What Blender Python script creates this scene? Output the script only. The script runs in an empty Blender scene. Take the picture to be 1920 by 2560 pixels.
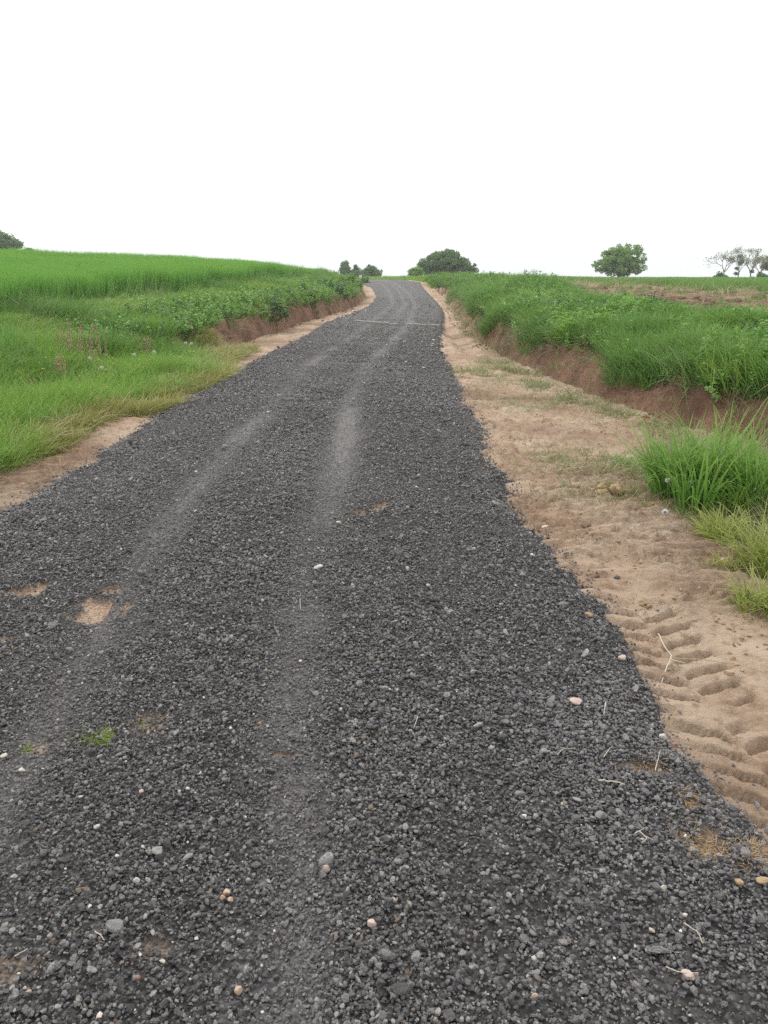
import bpy, math, random
import numpy as np

R = math.radians
S = bpy.context.scene
C = S.collection

# ------------------------------------------------------------------ camera
EYE = 1.55
PITCH = math.atan(597 / 1923)
cam = bpy.data.cameras.new("camera")
cam.sensor_fit = 'AUTO'
cam.sensor_width = 36
cam.lens = 36 * 1923 / 2560
cam.clip_start = 0.05
cam.clip_end = 3000
camo = bpy.data.objects.new("camera", cam)
camo.location = (0, 0, EYE)
camo.rotation_euler = (math.pi / 2 - PITCH, 0, 0)
C.objects.link(camo)
S.camera = camo

# ------------------------------------------------------------------ light: bright overcast daylight
SUN_EL, SUN_AZ = 48, -25          # high, a little to the left, in front of the viewer
W = bpy.data.worlds.new("World")
S.world = W
W.use_nodes = True
wn, wl = W.node_tree.nodes, W.node_tree.links
wn.clear()
sky = wn.new('ShaderNodeTexSky')
sky.sky_type = 'NISHITA'
sky.sun_disc = False
sky.sun_elevation = R(SUN_EL)
sky.sun_rotation = R(SUN_AZ)
sky.dust_density = 4
cloud = wn.new('ShaderNodeMix'); cloud.data_type = 'RGBA'
cloud.inputs['Factor'].default_value = 0.90          # closed cloud cover over the blue sky
wl.new(sky.outputs[0], cloud.inputs['A'])
grad = wn.new('ShaderNodeValToRGB')
tc = wn.new('ShaderNodeTexCoord'); sep = wn.new('ShaderNodeSeparateXYZ')
wl.new(tc.outputs['Generated'], sep.inputs[0])
wl.new(sep.outputs['Z'], grad.inputs[0])
grad.color_ramp.elements[0].position = 0.0
grad.color_ramp.elements[0].color = (0.93, 0.975, 1.0, 1)
grad.color_ramp.elements[1].position = 0.3
grad.color_ramp.elements[1].color = (1.25, 1.25, 1.25, 1)
sc_ = wn.new('ShaderNodeVectorMath'); sc_.operation = 'SCALE'
sc_.inputs['Scale'].default_value = 12.2
wl.new(grad.outputs[0], sc_.inputs[0])
wl.new(sc_.outputs[0], cloud.inputs['B'])
bg = wn.new('ShaderNodeBackground'); bg.inputs['Strength'].default_value = 0.1
wl.new(cloud.outputs['Result'], bg.inputs[0])
wo = wn.new('ShaderNodeOutputWorld')
wl.new(bg.outputs[0], wo.inputs[0])

sl = bpy.data.lights.new("sun", 'SUN')
sl.energy = 1.9
sl.angle = R(8)
sl.color = (1, 0.96, 0.9)
so = bpy.data.objects.new("sun", sl)
so.rotation_euler = (R(90 - SUN_EL), 0, R(180 - SUN_AZ) - math.pi * 0)
# aim: light comes from azimuth SUN_AZ (measured from +Y, to the left when negative)
_d = np.array([math.sin(R(SUN_AZ)) * math.cos(R(SUN_EL)), math.cos(R(SUN_AZ)) * math.cos(R(SUN_EL)), math.sin(R(SUN_EL))])
import mathutils
so.rotation_euler = mathutils.Vector(_d).to_track_quat('Z', 'Y').to_euler()
C.objects.link(so)

S.view_settings.view_transform = 'Standard'
S.view_settings.look = 'None'
S.view_settings.exposure = 0.0
S.view_settings.gamma = 1
S.render.engine = 'CYCLES'
S.cycles.max_bounces = 6
S.cycles.diffuse_bounces = 3
S.cycles.transmission_bounces = 4
S.cycles.use_denoising = False

# ------------------------------------------------------------------ noise
def _h(i, j, s):
    n = (i.astype(np.int64) * 374761393 + j.astype(np.int64) * 668265263 + s * 1274126177) & 0xffffffff
    n = ((n ^ (n >> 13)) * 1274126177) & 0xffffffff
    n = n ^ (n >> 16)
    return (n & 0xffff) / 65535.0

def vn(x, y, s=0):
    x, y = np.broadcast_arrays(np.asarray(x, float), np.asarray(y, float))
    i, j = np.floor(x), np.floor(y)
    u, v = x - i, y - j
    u = u * u * (3 - 2 * u); v = v * v * (3 - 2 * v)
    i = i.astype(np.int64); j = j.astype(np.int64)
    a, b, c, d = _h(i, j, s), _h(i + 1, j, s), _h(i, j + 1, s), _h(i + 1, j + 1, s)
    return (a * (1 - u) + b * u) * (1 - v) + (c * (1 - u) + d * u) * v - 0.5

def fbm(x, y, s=0, o=4):
    r = 0; a = 1
    for k in range(o):
        r = r + a * vn(x * 2 ** k, y * 2 ** k, s + k * 17); a *= 0.5
    return r

def sm(a, b, x):
    t = np.clip((x - a) / (b - a), 0, 1)
    return t * t * (3 - 2 * t)

# ------------------------------------------------------------------ the lie of the land, section by section along the track
def tab(*p):
    k = np.array(p, float)
    return lambda y: np.interp(y, k[:, 0], k[:, 1])

ZR = tab((-9, 0), (22, .03), (24, .06), (36, .1), (40, .32), (45, .66), (50, .99), (54, 1.08), (60, 1.05), (70, 1.0))
XL = tab((-9, -2.7), (5, -2.6), (6.3, -2.5), (8, -2.55), (10.7, -2.45), (13.7, -2.36), (18.5, -2.07), (24.3, -1.85), (31.3, -1.12), (37, -.62), (41.4, -.42), (46, -.75), (50, -1.6), (56, -3.4), (70, -8))
XR = tab((-9, 1.06), (1.7, 1.06), (2.1, 1.0), (3, 1.0), (3.7, 1.03), (4.4, .96), (5, .9), (5.7, .97), (6.5, .88), (7.5, 1.01), (9.8, 1.02), (15.8, 1.17), (20, 1.45), (24.3, 1.74), (30, 2.2), (35.3, 2.55), (41.4, 2.45), (46, 2.3), (50, 2.3), (56, 1.2), (70, -4))
LF = tab((-9, -4.3), (8.5, -4.3), (12, -4.0), (15, -3.55), (17.5, -3.2), (24.3, -2.6), (31, -1.75), (37, -1.15), (41, -.92), (48, -2.0), (56, -4.5), (70, -9))
LTd = tab((-9, .8), (11, .7), (15, .35), (18, .28), (40, .28), (50, .4))
LTz = tab((-9, .22), (9, .22), (14, .28), (17, .5), (25, .52), (33, .5), (41, .42), (48, .15), (60, .05))
LB = tab((-9, -7.8), (8, -7.6), (14, -7.0), (20, -5.9), (25, -5.2), (33, -4.2), (41, -3.3), (48, -3.6), (56, -6.5), (70, -11))
LBz = tab((-9, .84), (14, .88), (20, .97), (25, 1.15), (33, 1.32), (41, 1.42), (48, 1.42), (56, 1.3), (70, 1.2))
RF = tab((-9, 4.3), (4, 4.1), (6.5, 3.75), (7.2, 3.5), (8.2, 3.1), (9.8, 2.85), (11.6, 2.66), (15.8, 2.32), (21.5, 2.3), (30, 2.75), (39, 3.1), (46, 2.9), (52, 2.9), (56, 2.4), (70, -2))
RTd = tab((-9, .45), (8, .4), (11, .32), (22, .3), (45, .3))
RTz = tab((-9, .34), (8, .34), (11, .38), (15, .46), (22, .55), (36, .55), (45, .35), (52, .12), (60, .05))
RB = tab((-9, 6.6), (6, 6.4), (12.5, 5.9), (22, 5.0), (33, 4.7), (45, 4.6), (54, 4.4), (70, 2))
RBz = tab((-9, .82), (8, .86), (12, .95), (22, 1.08), (33, 1.14), (45, 1.2), (54, 1.12), (70, 1.0))
T1 = tab((-9, -.15), (1.5, -.21), (2.3, -.33), (3.8, -.4), (9.5, -.4), (14, -.22), (23.3, .69), (36.7, 1.45), (43, 1.25), (48, .8), (54, -.2), (70, -5))
T2 = tab((-9, -1.1), (2, -1.16), (5, -1.36), (12.7, -1.34), (21.5, -.62), (36.7, .4), (43, .3), (48, -.1), (54, -1.1), (70, -6))
TX = tab((-9, 1.3), (2, 1.24), (3.2, 1.2), (4.5, 1.25), (8, 1.5), (20, 1.9), (40, 2.6))   # tractor track in the soft verge

def HS(x, y):
    """smooth land height"""
    x, y = np.broadcast_arrays(np.asarray(x, float), np.asarray(y, float))
    zr = ZR(y)
    lf, lb, rf, rb = LF(y), LB(y), RF(y), RB(y)
    lt, rt = lf - LTd(y), rf + RTd(y)
    P = [lb - 60, lb - 22, lb - 9, lb, lt, lf, lf + .35, XR(y) + .25, rf - .3, rf, rt, rb, rb + 3, rb + 10, rb + 60]
    lz, rz = LBz(y), RBz(y)
    far = 1 - sm(70, 110, y)
    Zs = [lz + .75 * far, lz + .72 * far, lz + .36, lz, zr + LTz(y), zr, zr, zr, zr - .05, zr - .03, zr + RTz(y), rz, np.minimum(rz + .12, 1.14), .98 + 0 * y, .9 + 0 * y]
    r = np.where(x <= P[0], Zs[0], Zs[-1])
    for k in range(len(P) - 1):
        w = np.maximum(P[k + 1] - P[k], 1e-3)
        t = (x - P[k]) / w
        r = np.where((t >= 0) & (t <= 1), Zs[k] * (1 - t) + Zs[k + 1] * t, r)
    drop = np.maximum(0, y - 62) * .006 + np.maximum(0, y - 120) * .012
    return r - np.minimum(drop, 6)

def tread(x, y):
    """imprint of tractor lugs in the soft soil (metres, negative = pressed in)"""
    d = x - TX(y)
    amp = sm(1.2, 1.5, y) * (1 - sm(3.35, 3.7, y)) + .35 * sm(5.2, 5.6, y) * (1 - sm(9, 12, y))
    ph = (y - .55 * np.abs(d) + .016 * vn(x * 7, y * 7, 5)) / .125
    ph = ph + .25 * np.sign(d)
    s = ph - np.floor(ph)
    lug = sm(.03, .15, s) * (1 - sm(.40, .54, s))
    inside = (1 - sm(.19, .25, np.abs(d + .02 * vn(y * 6, 0 * y, 9))))
    centre = sm(.005, .04, np.abs(d))
    return -amp * inside * (.05 * lug * (.35 + .65 * centre) * sm(-.42, .12, fbm(x * 3, y * 4, 3, 2)) * (1 - .4 * sm(0, .2, -d)) + .006) + amp * inside * .016 * fbm(x * 18, y * 18, 6, 3)

def H(x, y):
    """land height with clods, rills and wheel marks"""
    x, y = np.broadcast_arrays(np.asarray(x, float), np.asarray(y, float))
    z = HS(x, y)
    lf, rf, xr, xl = LF(y), RF(y), XR(y), XL(y)
    bank = np.maximum(sm(rf - .1, rf + .15, x) * (1 - sm(rf + .6, rf + 1.6, x)), sm(-lf - .1, -lf + .15, -x) * (1 - sm(-lf + .6, -lf + 1.6, -x)))
    z = z + bank * (.14 * fbm(x * 2.2, y * 1.3, 11) + .10 * fbm(x * 6, y * 4, 12, 3) + .13 * (np.abs(vn(y * 3.2 + .8 * x, x * .7, 17)) - .12) + .06 * np.abs(vn(y * 9, x * 2, 18)))
    out = np.maximum(sm(rf, rf + 1, x), sm(-lf, -lf + 1, -x))
    z = z + out * (.08 * fbm(x * .8, y * .8, 13) + .16 * fbm(x * 1.3, y * .9, 16, 2) * np.maximum(sm(rf + .3, rf + .7, x) * (1 - sm(RB(y) - .8, RB(y), x)), sm(-lf + .3, -lf + .9, -x) * (1 - sm(-LB(y) - 1, -LB(y), -x))))
    z = z + .45 * np.exp(-((x - 3.35) / .75) ** 2 - ((y - 5.9) / 1.1) ** 2) * 0 
    verge = sm(xr - .2, xr + .1, x) * (1 - sm(rf - .2, rf, x)) + sm(-xl - .2, -xl + .1, -x) * (1 - sm(-lf - .2, -lf, -x))
    z = z + verge * (.022 * fbm(x * 2.1, y * 2.1, 14) + .012 * fbm(x * 7, y * 16, 15, 3) * (1 + .8 * sm(3.2, 3.8, y)))
    rip = np.abs(vn(x * 5, y * 21 + 3 * vn(x * 2, y * 3, 21), 22))
    rid = 1 - np.abs(np.sin(math.pi * (y * 10.5 + 2.0 * fbm(x * 1.3, y * 2.2, 24, 3) + .6 * x)))
    z = z + verge * sm(3.1, 3.7, y) * .034 * rid * sm(-.2, .25, fbm(x * 2.6, y * 8, 25, 3)) * (1 - .6 * sm(7, 10, y))
    rd2 = (1 - np.abs(np.sin(math.pi * (y * 17 + 2.6 * fbm(x * 2.3, y * 3, 26, 3) + .4 * x)))) ** 1.6
    z = z + verge * sm(3.0, 3.6, y) * .034 * rd2 * sm(-.28, .1, fbm(x * 4.5, y * 6, 27, 3)) * (1 - .6 * sm(8, 12, y))
    z = z + verge * (sm(3.2, 3.8, y) * .06 + .008) * (.25 - rip) * sm(-.15, .25, vn(x * .9, y * .7, 23) + .1)
    z = z + verge * tread(x, y)
    edge = np.exp(-((x - rf + .55) / .2) ** 2) * sm(14, 17, y) * (1 - sm(36, 42, y))
    return z - .10 * edge

# patches where soil shows through the stone: (u, v, half width, half height) on a 1659 px wide photograph
F = 1923.0
def ray(u, v):
    a = (u * 1.15732 - 960) / F; b = -(v * 1.15732 - 1280) / F
    return np.array([a, math.cos(PITCH) + b * math.sin(PITCH), -math.sin(PITCH) + b * math.cos(PITCH)])

_T = np.concatenate([np.arange(.8, 16, .004), np.arange(16, 80, .02)])
def gp(u, v, lift=0.0):
    """the point of the land seen at a place in the photograph"""
    q = ray(u, v)[None] * _T[:, None] + np.array([0, 0, EYE])
    k = np.argmax(q[:, 2] < HS(q[:, 0], q[:, 1]) + lift)
    return q[k]

PATCH = []
for u, v, a, b, s in [(210, 1332, 50, 28, 1.3), (72, 1290, 46, 16, 1.25), (252, 1287, 26, 9, .9), (18, 1400, 24, 10, .6), (785, 1121, 22, 8, 1.3), (820, 1112, 24, 9, 1.3),
                   (610, 1646, 22, 8, .9), (840, 1232, 13, 4, .8), (328, 1015, 26, 7, .6), (330, 1588, 46, 26, .45), (90, 1635, 22, 14, .5), (806, 1612, 12, 9, .7),
                   (560, 1585, 10, 9, .7), (1385, 1683, 50, 18, .75), (1490, 1745, 34, 26, .8), (1525, 1850, 56, 34, .8), (1600, 1900, 20, 10, .5),
                   (1150, 1130, 24, 14, .5), (1235, 1215, 22, 12, .4), (1372, 1535, 22, 8, .6), (735, 1345, 14, 5, .4), (345, 2075, 30, 24, .35), (30, 2130, 60, 40, .3),
                   (540, 852, 20, 4, .5), (660, 885, 30, 6, .35), (735, 790, 60, 3, .4)]:
    q = gp(u, v); dx = a * 1.157 / F * (q[1] * .955 + .46)
    dy = abs(gp(u, v - b)[1] - q[1])
    PATCH.append((q[0], q[1], max(dx, .015), max(dy, .015), s))

def dirt_mask(x, y):
    m = 0 * x
    for px, py, a, b, s in PATCH:
        d = np.sqrt(((x - px) / a) ** 2 + ((y - py) / b) ** 2)
        sel = d < 2.2
        if sel.any():
            n = fbm(x / a * 1.5 + px, y / b * 1.5 + py, 31, 4)
            m = np.maximum(m, np.where(sel, s * (1 - sm(.5, 1.2, d + .85 * n)), 0))
    return np.minimum(m, 1.05)

def track_mask(x, y):
    w = (.17 - .05 * sm(12, 22, y)) + .05 * vn(y * .9, 0 * y, 41)
    w = w * (.62 + .38 * sm(3.5, 6, y))
    a = (.75 + .25 * sm(3.5, 6, y)) * np.exp(-((x - T1(y) - .05 * vn(y * .5, 0 * y, 42)) / w) ** 2)
    b = .8 * np.exp(-((x - T2(y)) / w) ** 2)
    c = .5 * np.exp(-((x - T1(y) + .42) / (w * .7)) ** 2) * sm(12, 18, y)
    e = .7 * np.exp(-((x - T2(y) - .55) / (w * .8)) ** 2) * sm(20, 28, y)
    return np.clip(np.maximum(np.maximum(np.maximum(a, b), c), e) * (.75 + .7 * fbm(x * 2, y * .5, 43, 3)), 0, 1)

def edges(y):
    n = lambda s: .07 * fbm(y * 1.6, 0 * y + s, s, 3) + .05 * vn(y * 7, 0 * y + s, s + 3)
    return XL(y) + n(51), XR(y) + n(57)

def road_rel(x, y):
    l, r = edges(y)
    d = np.minimum(x - l, r - x)
    lift = sm(-.01, .16, d) * .05
    tm = track_mask(x, y)
    rough = .024 * fbm(x * 2.4, y * 1.5, 61, 3) + .012 * fbm(x * 11, y * 11, 62, 2)
    lugs = np.sin((y + .5 * np.abs(x - T1(y) + .3)) * 2 * math.pi / .16) * np.exp(-((x - T1(y) + .28) / .17) ** 2) * .013 * (1 - sm(14, 20, y)) * (.5 + vn(x * 3, y * 2, 63))
    return lift + sm(0, .2, d) * (rough - .026 * tm + lugs) - .03 * dirt_mask(x, y) - .06 * (1 - sm(-.06, 0.0, d))

def RZ(x, y):
    return HS(x, y) + road_rel(x, y)

# ------------------------------------------------------------------ mesh helpers
def mesh_raw(name, V, faces, attrs=None, smooth=False):
    """faces: list of (n,k) index arrays; attrs: point floats"""
    me = bpy.data.meshes.new(name)
    V = np.ascontiguousarray(V, np.float32)
    faces = [np.asarray(f, np.int32) for f in faces if len(f)]
    nl = sum(f.size for f in faces); nf = sum(len(f) for f in faces)
    me.vertices.add(len(V)); me.vertices.foreach_set('co', V.ravel())
    me.loops.add(nl); me.polygons.add(nf)
    me.loops.foreach_set('vertex_index', np.concatenate([f.ravel() for f in faces]))
    tot = np.concatenate([np.full(len(f), f.shape[1], np.int32) for f in faces])
    me.polygons.foreach_set('loop_start', np.concatenate([[0], np.cumsum(tot)[:-1]]).astype(np.int32))
    me.polygons.foreach_set('loop_total', tot)
    me.polygons.foreach_set('use_smooth', np.full(nf, smooth))
    for k, a in (attrs or {}).items():
        at = me.attributes.new(k, 'FLOAT', 'POINT')
        at.data.foreach_set('value', np.ascontiguousarray(a, np.float32))
    me.update(calc_edges=True)
    me.validate()
    return me

class MB:
    def __init__(s): s.V = []; s.F = {3: [], 4: []}; s.t = []; s.r = []; s.n = 0
    def add(s, V, F, t=None, r=0.5):
        V = np.asarray(V, float)
        for f in (F if isinstance(F, list) and not isinstance(F[0], tuple) else [F]):
            f = np.asarray(f)
            if f.size: s.F[f.shape[1]].append(f + s.n)
        s.V.append(V); s.n += len(V)
        s.t.append(np.full(len(V), .5) if t is None else np.asarray(t, float))
        s.r.append(np.broadcast_to(np.asarray(r, float), (len(V),)))
    def merge(s, o, M=None, off=(0, 0, 0)):
        V = np.concatenate(o.V)
        if M is not None: V = V @ np.asarray(M).T
        base = s.n
        s.V.append(V + np.asarray(off)); s.n += len(V)
        for k in (3, 4):
            for f in o.F[k]: s.F[k].append(f + base)
        s.t += o.t; s.r += o.r
    def mesh(s, name, smooth=False):
        fs = [np.concatenate(s.F[k]) for k in (3, 4) if s.F[k]]
        return mesh_raw(name, np.concatenate(s.V), fs, dict(t=np.concatenate(s.t), rnd=np.concatenate(s.r)), smooth)
    def obj(s, name, mat, parent=None, loc=(0, 0, 0), smooth=False):
        return obj(name, s.mesh(name, smooth), mat, parent, loc)

def obj(name, me, mat, parent=None, loc=(0, 0, 0)):
    o = bpy.data.objects.new(name, me)
    if mat is not None and not me.materials: me.materials.append(mat)
    o.location = loc
    C.objects.link(o)
    if parent: o.parent = parent
    return o

def tag(o, label, cat, group=None, kind=None):
    o['label'] = label; o['category'] = cat
    if group: o['group'] = group
    if kind: o['kind'] = kind
    return o

def thing(name, label, cat, loc, group=None, rz=0, sc=1):
    o = bpy.data.objects.new(name, None)
    o.empty_display_size = .1
    o.location = loc; o.rotation_euler = (0, 0, rz); o.scale = (sc, sc, sc)
    C.objects.link(o)
    return tag(o, label, cat, group)

def copy_thing(o, loc, rz, sc, label=None):
    c = o.copy(); C.objects.link(c)
    c.location = loc; c.rotation_euler = (0, 0, rz); c.scale = (sc, sc, sc)
    if label: c['label'] = label
    for ch in list(o.children):
        d = ch.copy(); C.objects.link(d); d.parent = c
    return c

# ------------------------------------------------------------------ materials
class NT:
    def __init__(s, name):
        s.m = bpy.data.materials.new(name); s.m.use_nodes = True
        s.n, s.l = s.m.node_tree.nodes, s.m.node_tree.links
        s.n.clear()
        s.out = s.n.new('ShaderNodeOutputMaterial')
    def node(s, t, **k):
        n = s.n.new('ShaderNode' + t)
        for a, b in k.items(): setattr(n, a, b)
        return n
    def val(s, sock, v):
        if hasattr(v, 'links') or isinstance(v, bpy.types.NodeSocket): s.l.new(v, sock)
        elif isinstance(v, (tuple, list)) and len(v) == 3 and sock.type == 'RGBA': sock.default_value = (*v, 1)
        else: sock.default_value = v
    def mix(s, f, a, b, mode='MIX'):
        n = s.node('Mix', data_type='RGBA', blend_type=mode)
        s.val(n.inputs['Factor'], f); s.val(n.inputs['A'], a); s.val(n.inputs['B'], b)
        return n.outputs['Result']
    def math(s, op, a, b=0.0, clamp=False):
        n = s.node('Math', operation=op, use_clamp=clamp)
        s.val(n.inputs[0], a); s.val(n.inputs[1], b)
        return n.outputs[0]
    def attr(s, name): return s.node('Attribute', attribute_name=name).outputs['Fac']
    def pos(s): return s.node('NewGeometry').outputs['Position']
    def noise(s, scale, detail=4, vec=None, rough=.55):
        n = s.node('TexNoise'); n.inputs['Scale'].default_value = scale; n.inputs['Detail'].default_value = detail; n.inputs['Roughness'].default_value = rough
        s.val(n.inputs['Vector'], vec if vec is not None else s.pos())
        return n.outputs['Fac']
    def ramp(s, f, *stops):
        n = s.node('ValToRGB'); e = n.color_ramp.elements
        while len(e) < len(stops): e.new(0.5)
        for el, (p, c) in zip(e, stops):
            el.position = p; el.color = (*c, 1) if isinstance(c, tuple) else (c, c, c, 1)
        s.val(n.inputs[0], f)
        return n.outputs[0]
    def bump(s, h, strength, dist):
        n = s.node('Bump'); n.inputs['Strength'].default_value = strength; n.inputs['Distance'].default_value = dist
        s.val(n.inputs['Height'], h)
        return n.outputs[0]
    def pbr(s, col, rough=.8, spec=.3, normal=None, trans=0):
        p = s.node('BsdfPrincipled')
        s.val(p.inputs['Base Color'], col); s.val(p.inputs['Roughness'], rough)
        p.inputs['Specular IOR Level'].default_value = spec
        if normal is not None: s.l.new(normal, p.inputs['Normal'])
        o = p.outputs[0]
        if trans:
            t = s.node('BsdfTranslucent'); s.val(t.inputs['Color'], col)
            mx = s.node('MixShader'); mx.inputs[0].default_value = trans
            s.l.new(o, mx.inputs[1]); s.l.new(t.outputs[0], mx.inputs[2]); o = mx.outputs[0]
        s.l.new(o, s.out.inputs['Surface'])
        return s.m

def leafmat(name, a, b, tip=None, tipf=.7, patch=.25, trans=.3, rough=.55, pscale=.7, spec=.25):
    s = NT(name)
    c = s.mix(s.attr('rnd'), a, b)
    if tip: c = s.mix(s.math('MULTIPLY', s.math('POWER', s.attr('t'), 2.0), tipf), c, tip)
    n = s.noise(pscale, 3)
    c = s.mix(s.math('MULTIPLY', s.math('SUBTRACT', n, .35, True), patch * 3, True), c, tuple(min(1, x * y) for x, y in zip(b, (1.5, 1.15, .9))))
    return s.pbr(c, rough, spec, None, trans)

def soilmat(name, base, dark, light, scale=2.0, bumpd=.02, grass=None, streak=False):
    s = NT(name)
    n1 = s.noise(scale, 6, rough=.65); n2 = s.noise(scale * 9, 5, rough=.7); n3 = s.noise(scale * .35, 3)
    c = s.mix(s.ramp(n1, (.32, 0.0), (.62, 1.0)), base, light)
    c = s.mix(s.ramp(n2, (.5, 0.0), (.72, .75)), c, dark)
    c = s.mix(s.ramp(n3, (.47, 0.0), (.64, .7)), c, dark)
    c = s.mix(s.ramp(s.noise(scale * 3.1, 5, rough=.7), (.52, 0.0), (.68, .5)), c, dark)
    if grass is not None:
        c = s.mix(s.ramp(s.noise(3.3, 5), (.42, 0.0), (.55, .8)), c, grass)
    mp = s.node('Mapping'); mp.inputs['Scale'].default_value = (1, 1, .35) if streak else (1, 1.6, 1)
    s.l.new(s.pos(), mp.inputs[0])
    f = s.noise(38, 6, mp.outputs[0], .7); g = s.noise(150, 3, None, .6)
    h = s.math('ADD', f, s.math('MULTIPLY', g, .35))
    return s.pbr(c, .92, .15, s.bump(h, .9, bumpd))

M = {}
# track base: packed fine stone, soil showing where the mask says so
s = NT('packed_stone')
vo = s.node('TexVoronoi'); vo.inputs['Scale'].default_value = 62; s.l.new(s.pos(), vo.inputs['Vector'])
vo2 = s.node('TexVoronoi'); vo2.inputs['Scale'].default_value = 150; s.l.new(s.pos(), vo2.inputs['Vector'])
bw = s.node('RGBToBW'); s.l.new(vo.outputs['Color'], bw.inputs[0])
bw2 = s.node('RGBToBW'); s.l.new(vo2.outputs['Color'], bw2.inputs[0])
stone = s.ramp(bw.outputs[0], (.0, (.018, .0175, .0175)), (.5, (.042, .041, .041)), (.84, (.10, .098, .096)), (.9, (.22, .21, .2)), (.97, (.5, .47, .43)))  # darker than the loose chips, painting shade into the gaps between them
fine = s.ramp(bw2.outputs[0], (.1, (.085, .081, .082)), (.6, (.155, .148, .148)), (.9, (.32, .305, .295)))
tr = s.math('MULTIPLY', s.attr('track'), 1.2)
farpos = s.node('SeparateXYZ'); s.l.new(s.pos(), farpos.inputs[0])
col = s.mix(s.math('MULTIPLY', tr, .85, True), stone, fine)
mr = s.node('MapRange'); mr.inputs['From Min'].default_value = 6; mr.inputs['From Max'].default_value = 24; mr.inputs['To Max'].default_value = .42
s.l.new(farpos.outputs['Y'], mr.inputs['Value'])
col = s.mix(mr.outputs[0], col, fine)  # base paler with distance, painting in the brightening of a grazing view
col = s.mix(s.math('MULTIPLY', s.ramp(s.noise(.9, 5), (.45, 0.0), (.75, 1.0)), .35), col, (.085, .07, .06))
soil = s.mix(s.ramp(s.noise(40, 5), (.35, 0.0), (.65, 1.0)), (.30, .20, .135), (.46, .345, .25))
col = s.mix(s.math('MULTIPLY', s.attr('dirt'), 1.15, True), col, soil)
hh = s.math('ADD', s.math('MULTIPLY', vo.outputs['Distance'], -1.6), s.math('MULTIPLY', s.noise(60, 4), .8))
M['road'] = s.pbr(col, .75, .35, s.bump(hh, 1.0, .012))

# loose crushed stone
s = NT('crushed_stone')
rn = s.node('ObjectInfo').outputs['Random']
tcn = s.node('TexCoord').outputs['Object']
col = s.ramp(rn, (0, (.042, .041, .041)), (.35, (.088, .085, .086)), (.75, (.158, .153, .152)), (.92, (.25, .245, .24)), (.96, (.30, .29, .275)), (.972, (.17, .12, .085)), (1, (.10, .096, .092)))
col = s.mix(s.ramp(s.noise(2.2, 5, tcn, .7), (.42, 0.0), (.7, .7)), col, s.mix(1.0, col, (2.1, 2.1, 2.05), 'MULTIPLY'))
dn = s.node('Attribute', attribute_name='dust_grazelight', attribute_type='INSTANCER').outputs['Fac']
col = s.mix(s.math('MULTIPLY', dn, .46, True), col, (.27, .257, .26))  # dust tint, which also carries the painted brightening of far stones
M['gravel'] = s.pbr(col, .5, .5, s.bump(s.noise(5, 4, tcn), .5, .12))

def stonemat(name, c, d):
    s = NT(name)
    t = s.node('TexCoord').outputs['Object']
    col = s.mix(s.ramp(s.noise(45, 6, t, .7), (.38, 0.0), (.66, .85)), c, d)
    return s.pbr(col, .75, .3, s.bump(s.noise(120, 5, t), .5, .004))
M['white'] = stonemat('pale_limestone', (.54, .51, .46), (.36, .32, .27))
M['pink'] = stonemat('pink_quartz', (.52, .42, .36), (.34, .26, .22))
M['peach'] = stonemat('peach_sandstone', (.50, .38, .28), (.36, .25, .17))
M['tan'] = stonemat('tan_sandstone', (.42, .31, .19), (.26, .17, .10))
M['grey'] = stonemat('grey_stone', (.24, .235, .23), (.12, .118, .115))
M['brick'] = stonemat('fired_clay', (.34, .16, .11), (.25, .11, .075))
M['strip'] = stonemat('pale_concrete', (.38, .365, .34), (.20, .19, .175))

M['verge'] = soilmat('trodden_earth', (.40, .272, .182), (.20, .124, .080), (.54, .425, .32), 1.6, .03)
M['bank'] = soilmat('cut_earth', (.235, .125, .080), (.10, .056, .040), (.34, .21, .14), 2.6, .06, None, True)
M['sod'] = soilmat('grassy_earth', (.15, .12, .06), (.09, .075, .04), (.10, .14, .04), 2.5, .03, (.06, .12, .025))
M['field'] = soilmat('field_earth', (.25, .178, .108), (.13, .088, .056), (.36, .27, .165), 2.2, .06)
M['clod'] = soilmat('clod_earth', (.36, .25, .14), (.2, .13, .075), (.48, .36, .22), 12, .01)
M['darkclod'] = soilmat('turned_earth', (.20, .135, .095), (.11, .073, .055), (.30, .215, .145), 6, .02)

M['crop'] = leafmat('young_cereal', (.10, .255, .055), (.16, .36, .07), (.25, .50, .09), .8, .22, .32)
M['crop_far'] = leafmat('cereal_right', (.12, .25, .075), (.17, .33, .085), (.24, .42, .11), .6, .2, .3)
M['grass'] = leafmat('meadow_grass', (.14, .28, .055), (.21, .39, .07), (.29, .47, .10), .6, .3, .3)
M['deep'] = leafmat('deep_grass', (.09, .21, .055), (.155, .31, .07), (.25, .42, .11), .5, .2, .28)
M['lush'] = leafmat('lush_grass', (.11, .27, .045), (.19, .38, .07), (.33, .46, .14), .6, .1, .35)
M['yellow'] = leafmat('yellowed_grass', (.17, .23, .05), (.29, .31, .09), (.44, .42, .18), .7, .3, .25)
M['lime'] = leafmat('yellow_green_grass', (.17, .27, .05), (.29, .37, .09), (.42, .45, .17), .7, .25, .28)
M['straw'] = leafmat('dry_straw', (.36, .30, .17), (.50, .42, .26), (.55, .48, .33), .5, .15, .15)
M['pale'] = leafmat('pale_grass', (.15, .21, .075), (.27, .30, .14), (.42, .40, .24), .6, .2, .25)
M['weed'] = leafmat('weed_leaf', (.11, .25, .055), (.20, .38, .08), None, 0, .3, .28, .5)
M['weed2'] = leafmat('bright_leaf', (.19, .40, .05), (.31, .53, .085), None, 0, .2, .32, .5)
M['weed3'] = leafmat('dark_leaf', (.05, .12, .042), (.085, .18, .06), None, 0, .2, .22, .5)
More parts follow.
